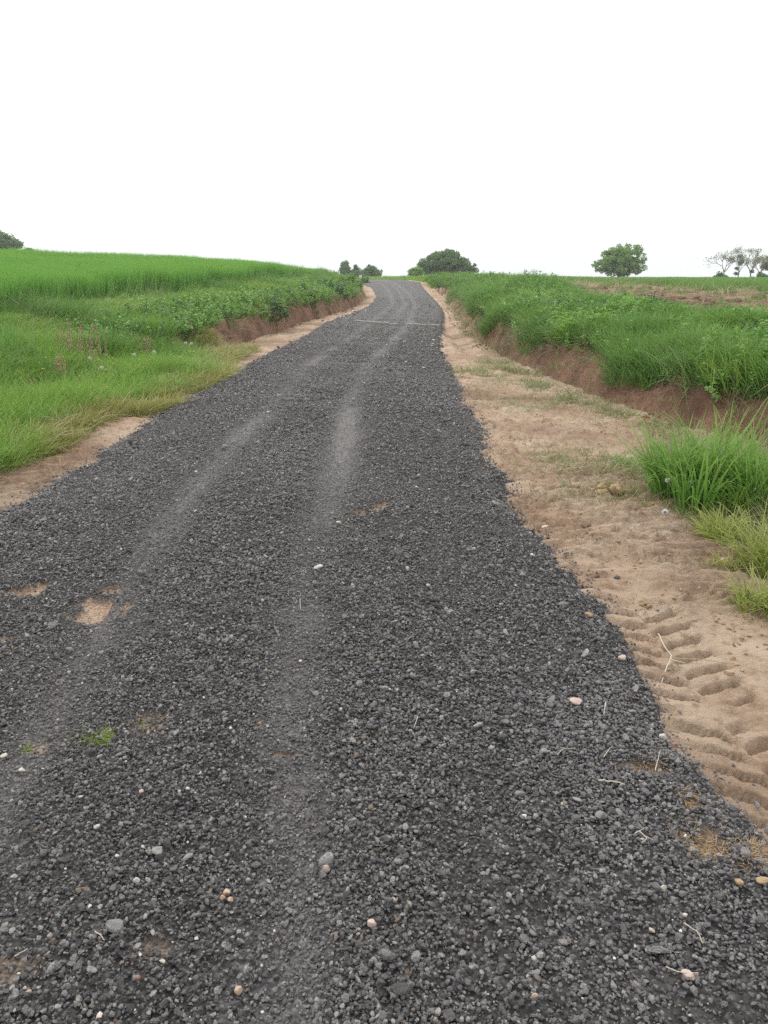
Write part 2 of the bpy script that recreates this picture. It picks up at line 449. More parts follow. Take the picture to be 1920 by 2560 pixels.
M['yweed'] = leafmat('yellow_leaf', (.22, .28, .07), (.34, .38, .11), None, 0, .2, .28, .5)
M['rush'] = leafmat('blue_rush', (.025, .08, .036), (.05, .12, .055), None, 0, .1, .15, .5)
M['tree1'] = leafmat('oak_leaf', (.075, .165, .06), (.14, .26, .085), None, 0, .25, .25, .6, .35)
M['tree2'] = leafmat('maple_leaf', (.13, .27, .065), (.22, .40, .10), None, 0, .25, .3, .6, .35)
M['tree3'] = leafmat('ash_leaf', (.17, .22, .12), (.26, .29, .16), None, 0, .1, .3, .6, .35)
M['bark'] = soilmat('bark', (.13, .105, .085), (.07, .055, .045), (.2, .17, .14), 3, .03)
M['hazebark'] = soilmat('pale_bark', (.24, .21, .18), (.15, .13, .11), (.33, .3, .26), 3, .02)  # bark lightened to paint distance haze onto the far bare trees
M['stem'] = leafmat('green_stem', (.08, .15, .04), (.14, .20, .07), None, 0, .1, .1)
M['sorrel'] = leafmat('rusty_seed', (.36, .26, .18), (.50, .38, .27), None, 0, .1, .15)
M['twig'] = leafmat('bleached_stalk', (.46, .41, .32), (.6, .54, .45), None, 0, .05, 0)
s = NT('seed_fluff'); M['fluff'] = s.pbr((.72, .71, .68), .9, .1, None, .4)
s = NT('yellow_petal'); M['petal'] = s.pbr((.75, .47, .03), .5, .2, None, .2)
s = NT('dead_moss'); M['deadmoss'] = leafmat('dead_moss', (.26, .185, .105), (.36, .27, .17), None, 0, .2, .1)
M['moss'] = leafmat('green_moss', (.13, .20, .03), (.21, .28, .05), None, 0, .2, .2)

# ------------------------------------------------------------------ land sheets
def rows(*segs):
    r = [np.arange(a, b, st) for a, b, st in segs]
    return np.concatenate(r + [[segs[-1][1]]])

def sheet(name, Y, fr, cols, hf, mat, label, cat, extra=None, smooth=True):
    """fr(y) -> list of edge lines; cols -> columns per gap; every row a cross section"""
    L = fr(Y)
    X = []
    for k, c in enumerate(cols):
        t = np.linspace(0, 1, c, endpoint=(k == len(cols) - 1))
        X.append(L[k][:, None] * (1 - t) + L[k + 1][:, None] * t)
    X = np.concatenate(X, 1)
    YY = np.broadcast_to(Y[:, None], X.shape)
    Z = hf(X, YY)
    n, m = X.shape
    i = np.arange(n - 1)[:, None] * m + np.arange(m - 1)[None]
    Fq = np.stack([i, i + 1, i + m + 1, i + m], -1).reshape(-1, 4)
    at = {k: f(X, YY).ravel() for k, f in (extra or {}).items()}
    me = mesh_raw(name, np.stack([X, YY, Z], -1).reshape(-1, 3), [Fq], at, smooth)
    return tag(obj(name, me, mat), label, cat, None, 'structure')

o1 = lambda y: np.ones_like(y)
YF = rows((-5, 1.2, .25), (1.2, 6.2, .011), (6.2, 7, .02), (7, 12, .04), (12, 30, .12), (30, 72, .4))
YB = rows((-5, 5, .25), (5, 30, .07), (30, 72, .25))
YM = rows((-5, 40, .4), (40, 95, 1))
sheet('road', YF, lambda y: [XL(y) - .12, XL(y) + .3, XR(y) - .35, XR(y) + .12], [26, 140, 36], RZ, M['road'],
      'dark crushed stone track running up to the crest', 'road', dict(track=track_mask, dirt=dirt_mask))
sheet('dirt_verge', YF, lambda y: [LF(y), XL(y), XR(y) - .1, XR(y) + .9, RF(y)], [40, 8, 110, 50], H, M['verge'],
      'bare tan earth verge beside the stone track', 'verge')
sheet('earth_bank', YB, lambda y: [RF(y), RF(y) + RTd(y) + .1, RF(y) + RTd(y) + .55], [22, 12], H, M['bank'],
      'raw brown cut face of the right hand bank', 'bank')
sheet('earth_bank', YB, lambda y: [LF(y) - LTd(y) - .5, LF(y) - LTd(y) - .1, LF(y)], [12, 22], H, M['bank'],
      'raw brown cut face of the left hand bank', 'bank')
sheet('grassy_bank', YB, lambda y: [RF(y) + RTd(y) + .55, RB(y)], [30], H, M['sod'], 'overgrown slope above the brown cut on the right', 'bank')
sheet('grassy_bank', YB, lambda y: [LB(y), LF(y) - LTd(y) - .5], [30], H, M['sod'], 'overgrown slope below the tall crop on the left', 'bank')
sheet('field', YM, lambda y: [LB(y) - 70, LB(y) - 20, LB(y)], [30, 30], H, M['sod'], 'gently rising field carrying the green crop on the left', 'field')
sheet('field', YM, lambda y: [RB(y), RB(y) + 8, RB(y) + 70], [40, 30], H, M['field'], 'flat stubble and soil strip beyond the right bank', 'field')
def lowland(x, y):
    inside = (1 - sm(90, 95, y)) * sm(-8, -4.5, y) * (1 - sm(60, 66, np.abs(x)))
    near = (1 - sm(66, 71, y)) * (1 - sm(8, 14, np.abs(x)))
    return HS(x, y) - .12 * inside - .9 * near * sm(-8, -4.5, y)
sheet('ground', rows((-40, -8, 8), (-8, 100, 2), (100, 320, 10)), lambda y: [-240 * o1(y), -70 * o1(y), 70 * o1(y), 240 * o1(y)], [25, 80, 25], lowland, M['sod'],
      'open farmland reaching to the horizon', 'ground')

# ------------------------------------------------------------------ plant prototypes
def blades(rng, n, rad, h, w, lean=.25, curve=.35, segs=3, droop=.15, spread_lean=0.0, hv=.35):
    b = MB()
    a = rng.uniform(0, 2 * np.pi, n); rr = rad * np.sqrt(rng.uniform(0, 1, n))
    base = np.stack([rr * np.cos(a), rr * np.sin(a), 0 * a - .02], 1)
    az = np.where(rng.uniform(size=n) < .65, a + rng.normal(0, .6, n), rng.uniform(0, 2 * np.pi, n))
    hh = h * (1 - hv * rng.uniform(0, 1, n) ** 1.3)
    ln = lean * rng.uniform(.2, 1.3, n) + spread_lean * rr / max(rad, 1e-4)
    cv = curve * rng.uniform(.1, 1.4, n)
    dr = droop * rng.uniform(0, 2, n)
    ww = w * rng.uniform(.7, 1.3, n)
    waz = az + np.pi / 2 + rng.normal(0, .7, n)
    d = np.stack([np.cos(az), np.sin(az), 0 * az], 1); wd = np.stack([np.cos(waz), np.sin(waz), 0 * az], 1)
    S_ = np.linspace(0, 1, segs + 1)
    pts = []; T = []
    for s_ in S_:
        c = base + d * (hh * (ln * s_ + cv * s_ ** 2.2))[:, None] + np.array([0, 0, 1]) * (hh * (s_ - dr * s_ ** 2.5))[:, None]
        if s_ < 1:
            k = ww * (1 - .75 * s_ ** 1.4) * (.65 + .5 * min(s_ * 3, 1)) / 2
            pts += [c - wd * k[:, None], c + wd * k[:, None]]; T += [s_, s_]
        else:
            pts += [c]; T += [1.0]
    K = len(pts)
    V = np.stack(pts, 1).reshape(-1, 3)
    o = np.arange(n)[:, None] * K
    q = np.concatenate([o + np.array([2 * k, 2 * k + 1, 2 * k + 3, 2 * k + 2]) for k in range(segs - 1)])
    t3 = o + np.array([K - 3, K - 2, K - 1])
    b.add(V, [q, t3], np.tile(T, n), np.repeat(rng.uniform(0, 1, n), K))
    return b

def leaf(b, p, az, pitch, L, Wd, fold, r, roll=0.0):
    d = np.array([math.cos(az) * math.cos(pitch), math.sin(az) * math.cos(pitch), math.sin(pitch)])
    sd = np.array([-math.sin(az), math.cos(az), 0.0])
    up = np.cross(d, sd); sd = sd * math.cos(roll) + up * math.sin(roll); up = np.cross(d, sd)
    m = p + d * L * .45
    e = p + d * L - np.array([0, 0, 1]) * L * .18
    V = [p, m + sd * Wd / 2 + up * fold * Wd, m, m - sd * Wd / 2 + up * fold * Wd, e]
    b.add(V, [[(0, 1, 2), (0, 2, 3), (1, 4, 2), (2, 4, 3)]][0], [.2, .5, .5, .5, 1], r)

def sprig(rng, h, nl, L, Wd, lean=.3, compound=False):
    b = MB(); az0 = rng.uniform(0, 6.28); ln = lean * rng.uniform(.2, 1.2)
    P = lambda s_: np.array([math.cos(az0) * ln * h * s_ ** 1.6, math.sin(az0) * ln * h * s_ ** 1.6, h * s_ * (1 - .15 * s_)])
    w = .004
    ss = np.linspace(0, 1, 5)
    for k in range(4):
        p, q = P(ss[k]), P(ss[k + 1])
        b.add([p - [w, 0, 0], p + [w, 0, 0], q + [w * .8, 0, 0], q - [w * .8, 0, 0]], [(0, 1, 2, 3)], None, .3)
    for k in range(nl):
        s_ = .18 + .82 * (k + rng.uniform()) / nl
        a = k * 2.4 + rng.uniform(-.5, .5); r = rng.uniform(0, 1)
        LL = L * (1.1 - .5 * s_) * rng.uniform(.7, 1.2)
        if compound:
            p0 = P(s_); pitch = rng.uniform(.1, .7)
            dd = np.array([math.cos(a) * math.cos(pitch), math.sin(a) * math.cos(pitch), math.sin(pitch)])
            for j in range(5):
                f = (j + 1) / 5
                for sg in (-1, 1):
                    leaf(b, p0 + dd * LL * 1.6 * f - np.array([0, 0, .25 * LL * f * f]), a + sg * (1.2 - .5 * f), pitch * .4, LL * .62 * (1.15 - .6 * f), Wd * .55, .12, r)
        else:
            leaf(b, P(s_), a, rng.uniform(-.1, .75), LL, Wd * rng.uniform(.8, 1.2), .14, r, rng.uniform(-.5, .5))
    return b

def proto_set(name, builders, mat, smooth=False):
    col = bpy.data.collections.new(name)
    for k, b in enumerate(builders):
        me = b.mesh('%s_%02d' % (name, k), smooth) if isinstance(b, MB) else b
        if not me.materials: me.materials.append(mat)
        col.objects.link(bpy.data.objects.new('%s_%02d' % (name, k), me))
    return col

def scatter(name, P, rot, scl, idx, col, label, cat, dust_grazelight=None):
    me = bpy.data.meshes.new(name)
    me.vertices.add(len(P)); me.vertices.foreach_set('co', np.ascontiguousarray(P, np.float32).ravel())
    for nm, ty, a in (('rot', 'FLOAT_VECTOR', rot), ('scl', 'FLOAT_VECTOR', scl)):
        me.attributes.new(nm, ty, 'POINT').data.foreach_set('vector', np.ascontiguousarray(a, np.float32).ravel())
    me.attributes.new('idx', 'INT', 'POINT').data.foreach_set('value', np.ascontiguousarray(idx, np.int32))
    if dust_grazelight is not None: me.attributes.new('dust_grazelight', 'FLOAT', 'POINT').data.foreach_set('value', np.ascontiguousarray(dust_grazelight, np.float32))
    o = obj(name, me, None)
    g = bpy.data.node_groups.new('scatter', 'GeometryNodeTree')
    g.interface.new_socket('Geometry', in_out='INPUT', socket_type='NodeSocketGeometry')
    g.interface.new_socket('Geometry', in_out='OUTPUT', socket_type='NodeSocketGeometry')
    N = g.nodes; L = g.links
    gi, go = N.new('NodeGroupInput'), N.new('NodeGroupOutput')
    ip = N.new('GeometryNodeInstanceOnPoints'); ci = N.new('GeometryNodeCollectionInfo')
    ci.inputs['Collection'].default_value = col
    ci.inputs['Separate Children'].default_value = True
    ci.inputs['Reset Children'].default_value = True
    ip.inputs['Pick Instance'].default_value = True
    def na(nm, ty):
        n = N.new('GeometryNodeInputNamedAttribute'); n.data_type = ty; n.inputs['Name'].default_value = nm
        return n.outputs['Attribute']
    L.new(gi.outputs[0], ip.inputs['Points']); L.new(ci.outputs[0], ip.inputs['Instance'])
    L.new(na('idx', 'INT'), ip.inputs['Instance Index'])
    L.new(na('rot', 'FLOAT_VECTOR'), ip.inputs['Rotation'])
    L.new(na('scl', 'FLOAT_VECTOR'), ip.inputs['Scale'])
    L.new(ip.outputs[0], go.inputs[0])
    o.modifiers.new('scatter', 'NODES').node_group = g
    return tag(o, label, cat, None, 'stuff')

def inview(x, y, m=1.2):
    return (y > 1.0) & (np.abs(x) < (y * .955 + .5) * .502 + m)

def plant(name, rng, n, xr, yr, dens, col, nproto, sr, label, cat, sink=0.0, tilt=.12, hf=None, zs=None):
    """n candidates uniform in (x,y) box; dens(x,y) 0..1 keeps some"""
    x = rng.uniform(*xr, n); y = rng.uniform(*yr, n)
    k = inview(x, y) & (rng.uniform(size=n) < dens(x, y))
    x, y = x[k], y[k]; m = len(x)
    z = (hf or H)(x, y) - sink
    sc = rng.uniform(*sr, m)
    s3 = np.stack([sc, sc, sc * (zs(x, y) if zs else 1)], 1)
    rot = np.stack([rng.normal(0, tilt, m), rng.normal(0, tilt, m), rng.uniform(0, 6.28, m)], 1)
    return scatter(name, np.stack([x, y, z], 1), rot, s3, rng.integers(0, nproto, m), col, label, cat)

g = np.random.default_rng(7)

# ------------------------------------------------------------------ crushed stone
def rock(rng, sub=2, cuts=9, squash=(1, .82, .62)):
    import bmesh
    bm = bmesh.new(); bmesh.ops.create_icosphere(bm, subdivisions=sub, radius=.5)
    V = np.array([v.co[:] for v in bm.verts]); Fc = np.array([[v.index for v in f.verts] for f in bm.faces]); bm.free()
    for k in range(cuts):
        nrm = rng.normal(size=3); nrm /= np.linalg.norm(nrm); d = rng.uniform(.24, .41)
        q = V @ nrm; V = V - np.outer(np.maximum(q - d, 0), nrm)
    V = V * np.array(squash) * rng.uniform(.85, 1.15, 3)
    V += rng.normal(0, .008, V.shape)
    b = MB(); b.add(V, [Fc], None, .5)
    return b

stones = [rock(g, 1 if k < 8 else 2, 6 + k % 5, (1, g.uniform(.6, .95), g.uniform(.38, .7))).mesh('chip', k % 3 == 0) for k in range(16)]
gcol = proto_set('stone_chips', stones, M['gravel'])

def gravel():
    P = []; SC = []
    for y0, y1, n, d0 in ((1.0, 2.2, 23000, .0102), (2.2, 3.6, 21500, .0104), (3.6, 5.5, 17500, .0112), (5.5, 8, 13000, .0122), (8, 12, 7500, .0152), (12, 18, 3600, .018), (18, 26, 1700, .021), (26, 40, 420, .026)):
        x0, x1 = -3.2, 2.2
        N = int(n * (y1 - y0) * (x1 - x0))
        x = g.uniform(x0, x1, N); y = g.uniform(y0, y1, N)
        l, r = edges(y)
        tail = g.exponential(.022, N)
        d = np.minimum(x - l, r - x) + tail - .01
        tm = track_mask(x, y); dm = dirt_mask(x, y)
        clump = .75 + .9 * fbm(x * 3, y * 2.5, 71, 3)
        dens = np.clip(clump, .35, 1) * (1 - .72 * tm) * (1 - .9 * dm)
        k = (d > 0) & inview(x, y, .8) & (g.uniform(size=N) < dens * (1 - .75 * sm(11, 26, y)))
        x, y, tm = x[k], y[k], tm[k]
        s_ = d0 * np.exp(g.normal(0, .36, len(x))) * (1 - .42 * tm) * (1 + .25 * np.clip(fbm(x * 1.3, y * 1.3, 72, 2), -.5, .8))
        big = g.uniform(size=len(x)) < .0022 * (1 - tm)
        s_ = np.where(big, s_ * g.uniform(1.8, 3.4, len(x)), s_)
        l, r = edges(y)
        on = np.minimum(x - l, r - x) > 0
        z = np.where(on, RZ(x, y), np.maximum(H(x, y), RZ(x, y))) + s_ * (g.uniform(.0, .5, len(x)) + .45 * (g.uniform(size=len(x)) < .3) * (1 - tm))
        P.append(np.stack([x, y, z], 1)); SC.append(s_)
    # spilled stones on the verge
    N = 620
    y = 1.2 + 12 * g.uniform(size=N) ** 1.6; side = g.uniform(size=N) < .72
    l, r = edges(y); o_ = .01 + g.exponential(.07, N)
    x = np.where(side, r + o_, l - o_)
    s_ = .010 * np.exp(g.normal(0, .35, N)) * (1 + y * .05)
    k = x < RF(y) - .2
    P.append(np.stack([x, y, H(x, y) + s_ * .2], 1)[k]); SC.append(s_[k])
    P = np.concatenate(P); SC = np.concatenate(SC); m = len(P)
    rot = np.stack([g.normal(0, .5, m), g.normal(0, .5, m), g.uniform(0, 6.28, m)], 1)
    print('gravel stones', m)
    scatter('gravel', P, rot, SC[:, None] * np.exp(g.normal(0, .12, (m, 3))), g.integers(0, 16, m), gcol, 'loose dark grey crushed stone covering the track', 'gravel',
            np.clip(track_mask(P[:, 0], P[:, 1]) * .80 + .6 * sm(.0, .4, fbm(P[:, 0] * .8, P[:, 1] * .5, 75, 4)) + .1 * g.normal(size=m) + .30 * sm(5, 22, P[:, 1]), 0, 1))  # dust on tracks and blotches; the distance term paints grazing-view brightness
gravel()
s = NT('pale_chips')
rn = s.node('ObjectInfo').outputs['Random']
M['chips'] = s.pbr(s.ramp(rn, (0, (.30, .285, .26)), (.5, (.45, .42, .38)), (.8, (.62, .59, .55)), (1, (.5, .38, .28))), .7, .3)
def chips():
    N = 3000
    y = 1.1 + 20 * g.uniform(size=N) ** 1.7; l, r = edges(y); x = g.uniform(-3, 2, N)
    s_ = .0062 * np.exp(g.normal(0, .35, N)) * (1 + .10 * y)
    k = (x > l) & (x < r) & inview(x, y, .6)
    P = np.stack([x, y, RZ(x, y) + s_ * .6 + .004], 1)[k]; s_ = s_[k]; m = len(P)
    cc = proto_set('pale_chip_shapes', [rock(g, 1, 7).mesh('pale_chip') for q in range(6)], M['chips'])
    scatter('pale_chips', P, np.stack([g.normal(0, .5, m), g.normal(0, .5, m), g.uniform(0, 6.28, m)], 1), np.repeat(s_[:, None], 3, 1), g.integers(0, 6, m), cc, 'countless small pale stone chips sprinkled over the dark track', 'gravel')
chips()

# ------------------------------------------------------------------ grasses and crop
c_crop = proto_set('crop_tufts', [blades(g, 130, .26, .86, .011, .10, .10, 4, .06, 0, .25) for k in range(6)], M['crop'])
plant('cereal_crop', g, 42000, (-46, -2.5), (8, 92), lambda x, y: np.where(x < LB(y) + .1 * vn(y * 1.5, y * 0, 81), np.where(x > LB(y) - 3.5, .95, .45), 0) * (y < 90), c_crop, 6, (.9, 1.12),
      'tall bright green cereal crop on the left field', 'crop', .03, .05, None, lambda x, y: (.92 + .18 * fbm(x * .25, y * .25, 82, 3)) * (1 - .5 * sm(32, 40, y) * (1 - sm(.5, 5, LB(y) - x))))
c_cr = proto_set('low_crop', [blades(g, 120, .3, .34, .012, .15, .15, 3, .08) for k in range(5)], M['crop_far'])
RC = lambda y: np.interp(y, [-9, 12, 21, 47, 60, 95], [13, 12, 10.2, 7.8, 6.5, 4])
plant('cereal_crop', g, 42000, (-6, 52), (9, 92), lambda x, y: np.where(x > RC(y) + .5 * vn(y, y * 0, 83), .8, 0) * (y < 90), c_cr, 5, (.85, 1.2),
      'low green cereal crop on the field to the right', 'crop', .02, .08)

c_grass = proto_set('meadow_tufts', [blades(g, 75, .17, .36, .007, .3, .45, 4, .2, .25, .5) for k in range(8)], M['grass'])
def ledge(y):
    e = XL(y) - .45 - .3 * (1 - sm(8, 9.4, y)) + .45 * fbm(y * 1.1, 0 * y, 84, 3)
    k = sm(12.8, 15, y)
    return e * (1 - k) + (LF(y) + .1) * k
def dl(x, y):   # left slope and verge
    e = ledge(y)
    e = np.where(y > 14.5, LF(y) - LTd(y) - .12 + .25 * vn(y * 2, 0 * y, 85), e)
    return np.where((x < e) & (x > LB(y) - .6), .9, 0)
plant('meadow_grass', g, 34000, (-9, -1), (4.6, 52), dl, c_grass, 8, (.75, 1.25), 'mid green meadow grass on the left bank', 'grass', .02, .15, None,
      lambda x, y: np.where(x > LF(y) - .3, .8, 1) * (1 - .45 * (1 - sm(.2, 1.6, x - LB(y)))) * (.85 + .9 * np.clip(fbm(x * .9, y * .9, 86, 3), -.4, .6)))
c_tall = proto_set('tall_tufts', [blades(g, 60, .15, .55, .008, .22, .35, 4, .15, .2, .4) for k in range(6)], M['deep'])
plant('tall_grass', g, 9000, (-9, -1), (6, 48), lambda x, y: np.where((x < LF(y) + .3) & (x > LB(y) - .2), sm(-.08, .2, fbm(x * .7, y * .7, 87, 3)) * np.where(y > 15, .35, .75) * (x < np.where(y > 14, LF(y) - .4, 0)), 0), c_tall, 6, (.7, 1.15),
      'taller dark grass in clumps on the left bank', 'grass', .02, .12)
c_yel = proto_set('short_yellow', [blades(g, 65, .16, .15, .006, .6, .7, 3, .25, .4, .6) for k in range(7)], M['yellow'])
def dy(x, y):
    wob = .4 * fbm(y * .9, 0 * y, 88, 3)
    a = XL(y) - .03 - (.52 * (1 - sm(8.0, 9.2, y)) + .0) * sm(-.4, .1, vn(y * .8, 0 * y, 89) + .3) + .06 * vn(y * 5, 0 * y, 90) - .45 * sm(12.2, 13.5, y)
    b_ = ledge(y) + .3 * wob
    return np.where((x < a) & (x > b_ - .35) & (y < 16.0), .95 * sm(-.35, -.05, fbm(x * 2, y * 1.5, 106, 3)), 0)
plant('dry_grass', g, 26000, (-5.2, -1.8), (4.2, 17), dy, c_yel, 7, (.7, 1.3), 'short yellowing grass fringing the left edge of the track', 'grass', .015, .2)
c_str = proto_set('straw_wisps', [blades(g, 16, .16, .2, .004, 1.3, .8, 3, .7, .3, .6) for k in range(6)], M['straw'])
plant('straw_litter', g, 5200, (-5, -1.8), (4.2, 17), lambda x, y: dy(x, y) * .55, c_str, 6, (.7, 1.5), 'dry straw lying in the grass on the left edge', 'straw', .01, .3)

# right hand side
up = lambda x, y: (1.32 - np.clip((x - RF(y) - .3) / (RB(y) - RF(y) - .3), 0, 1) * (.85 - .6 * sm(18, 26, y))) * (.9 + .9 * np.clip(fbm(x * 1.1, y * .9, 103, 2), -.4, .6))
def dr(x, y):
    e = RF(y) + RTd(y) + .0 + .55 * fbm(y * 1.2, 0 * y, 91, 4)
    return np.where((x > e) & (x < RB(y) - .45 + .9 * sm(19, 25, y) + .5 * vn(y * 1.3, 0 * y, 92)), .9, 0)
c_rg = proto_set('bank_tufts', [blades(g, 80, .17, .34, .008, .35, .5, 4, .22, .25, .5) for k in range(8)], M['deep'])
plant('bank_grass', g, 26000, (1.5, 9), (6, 52), dr, c_rg, 8, (.8, 1.3), 'dense green grass on the right bank', 'grass', .02, .15, None, up)
plant('meadow_grass', g, 15000, (1.5, 9), (6, 52), lambda x, y: dr(x, y) * sm(-.1, .2, fbm(x * .8, y * .8, 93, 3)), c_grass, 8, (.8, 1.3), 'lighter meadow grass mixed over the right bank', 'grass', .02, .15, None, up)
c_w = proto_set('weed_sprigs', [sprig(g, g.uniform(.22, .45), 16, .085, .05) for k in range(10)], M['weed'])
plant('bank_weeds', g, 20000, (1.5, 9), (6, 52), lambda x, y: dr(x, y) * sm(-.15, .15, fbm(x * .7, y * .5, 94, 3)) * np.where(y > 12, 1, .6), c_w, 10, (.8, 1.3), 'leafy green weeds covering the right bank', 'weeds', .02, .3, None, up)
def dlw(x, y):
    e = LF(y) - LTd(y) * .8 + .22 * fbm(y * 1.5, 0 * y, 95, 3)
    return np.where((x < e) & (x > e - .5 - .7 * sm(-.2, .2, fbm(x * .6, y * .4, 99, 2))) & (y > 13.2), .95 * sm(-.35, .0, fbm(x * 1.2, y * .9, 100, 3)) , 0)
plant('bank_weeds', g, 26000, (-6, 0), (13, 50), dlw, c_w, 10, (.8, 1.4), 'leafy dark green weeds hanging over the left cut', 'weeds', .02, .45)
c_yw = proto_set('yellow_sprigs', [sprig(g, g.uniform(.14, .26), 14, .06, .03) for k in range(6)], M['yweed'])
plant('pale_weeds', g, 9000, (2, 5.5), (6.5, 18), lambda x, y: np.where((x > RF(y) + .35) & (x < RF(y) + 1.35), sm(.0, .22, fbm(x * 1.0, y * .8, 96, 3)) * .8, 0), c_yw, 6, (.8, 1.4), 'yellow green weeds along the lip of the right cut', 'weeds', .02, .3)
c_dry = proto_set('sparse_dry', [blades(g, 22, .12, .13, .005, .6, .6, 3, .3, .4, .6) for k in range(6)], M['pale'])
def dd_(x, y):
    strip = np.exp(-((x - RF(y) + .42) / .28) ** 2) * sm(7.3, 8, y) * (1 - sm(13, 15, y)) * .9
    face = np.where((x > RF(y) - .1) & (x < RF(y) + .7), .3, 0)
    q = np.exp(-((x - 1.8) / .45) ** 2 - ((y - 6.1) / .4) ** 2) * .9 + np.exp(-((x - 1.6) / .6) ** 2 - ((y - 5.1) / .25) ** 2) * .6 + .8 * np.exp(-((x - 2.2) / .35) ** 2 - ((y - 5.3) / .6) ** 2)
    q = q + np.exp(-((x - 1.6) / .4) ** 2 - ((y - 9.3) / .5) ** 2) * .4 + np.exp(-((x - 1.55) / .45) ** 2 - ((y - 12.2) / .8) ** 2) * .6
    return np.maximum(np.maximum(strip, face), q) * sm(-.25, .1, fbm(x * 3, y * 3, 97, 2))
plant('dry_grass', g, 22000, (1.0, 4.2), (4.4, 40), dd_, c_dry, 6, (.8, 1.5), 'thin pale grass along the foot of the right cut', 'grass', .01, .2)
c_pal = proto_set('pale_tufts', [blades(g, 60, .15, .22, .006, .45, .6, 3, .3, .4, .5) for k in range(6)], M['pale'])
def dp(x, y):
    a = np.exp(-((x - 2.75) / .62) ** 2 - ((y - 5.75) / .75) ** 2)
    b_ = np.exp(-((x - 3.2) / .7) ** 2 - ((y - 4.4) / .9) ** 2)
    edge = 1.78 + .62 * sm(3.2, 4.6, y) + .12 * vn(y * 3, 0 * y, 98)
    return np.where(x > edge, np.clip(1.3 * np.maximum(a, b_), 0, 1), 0)
plant('pale_grass', g, 5200, (1.6, 4.6), (2.6, 8), dp, c_pal, 6, (.7, 1.2), 'pale flattened grass on the right verge', 'grass', .01, .25)
c_feather = proto_set('feather_stems', [blades(g, 9, .14, .62, .0045, .3, .5, 5, .2, .2, .4) for k in range(6)], M['pale'])
plant('seed_grass', g, 5200, (-9, -1.5), (5, 40), lambda x, y: dl(x, y) * sm(-.05, .25, fbm(x * .9, y * .7, 107, 3)) * .6, c_feather, 6, (.7, 1.25), 'thin pale seed stems rising through the left bank grass', 'grass', .02, .2)
plant('seed_grass', g, 4200, (1.5, 9), (6, 40), lambda x, y: dr(x, y) * sm(-.05, .25, fbm(x * .9, y * .7, 108, 3)) * .5, c_feather, 6, (.6, 1.1), 'thin pale seed stems rising through the right bank grass', 'grass', .02, .2, None, up)
c_big = proto_set('tall_weed_sprigs', [sprig(g, g.uniform(.4, .7), 26, .09, .042, .35) for k in range(8)], M['weed'])
c_brt = proto_set('bright_sprigs', [sprig(g, g.uniform(.25, .5), 22, .085, .026, .35) for k in range(8)], M['weed2'])
c_drk = proto_set('dark_sprigs', [sprig(g, g.uniform(.3, .55), 22, .08, .04, .35) for k in range(8)], M['weed3'])
lip = lambda x, y: np.where((x > RF(y) + RTd(y) - .15) & (x < RF(y) + RTd(y) + 1.5) & (x < RB(y) - .2), 1.0, 0)
plant('tall_weeds', g, 9000, (1.5, 7), (7, 48), lambda x, y: lip(x, y) * sm(.03, .25, fbm(x * .8, y * .6, 109, 3)) * .6, c_big, 8, (.7, 1.2), 'tall leafy weeds crowding the edge of the right cut', 'weeds', .03, .35)
plant('bright_weeds', g, 9000, (1.5, 7), (7, 48), lambda x, y: lip(x, y) * sm(.06, .22, fbm(x * .9, y * .8, 110, 3)) * .7, c_brt, 8, (.7, 1.2), 'bright leafy weeds in patches along the right bank', 'weeds', .03, .35)
plant('dark_weeds', g, 9000, (1.5, 7), (7, 48), lambda x, y: lip(x, y) * sm(.06, .22, fbm(x * .9, y * .8, 111, 3)) * .5, c_drk, 8, (.7, 1.2), 'dark leafy weeds in patches along the right bank', 'weeds', .03, .35)
llip = lambda x, y: np.where((x < LF(y) - LTd(y) + .15) & (x > LF(y) - LTd(y) - 1.1) & (y > 14), 1.0, 0)
plant('tall_weeds', g, 9000, (-6, 0), (13, 48), lambda x, y: llip(x, y) * sm(-.02, .18, fbm(x * .9, y * .7, 112, 3)) * .45, c_drk, 8, (.8, 1.3), 'dark leafy weeds overhanging the left cut', 'weeds', .03, .45)
plant('bright_weeds', g, 6000, (-6, 0), (13, 48), lambda x, y: llip(x, y) * sm(.06, .22, fbm(x * .9, y * .8, 113, 3)) * .6, c_brt, 8, (.7, 1.1), 'bright leafy weeds in patches along the left bank', 'weeds', .03, .4)
plant('tall_grass', g, 7000, (1.5, 8), (6, 46), lambda x, y: dr(x, y) * sm(-.06, .2, fbm(x * .9, y * .7, 114, 3)) * .8, c_tall, 6, (.6, 1.0), 'taller grass standing among the weeds on the right bank', 'grass', .02, .15, None, up)
c_front = proto_set('front_tufts', [blades(g, 60, .15, .52, .008, .2, .35, 4, .15, .2, .45) for k in range(6)], M['grass'])
plant('tall_grass', g, 5200, (-7, -2.5), (5.5, 15), lambda x, y: np.where((x < ledge(y) - .25) & (x > LF(y) - 1.3), sm(-.15, .15, fbm(x * 1.1, y * .8, 115, 3)) * .7, 0), c_front, 6, (.65, 1.1), 'taller bright grass behind the yellow fringe on the left', 'grass', .02, .15)
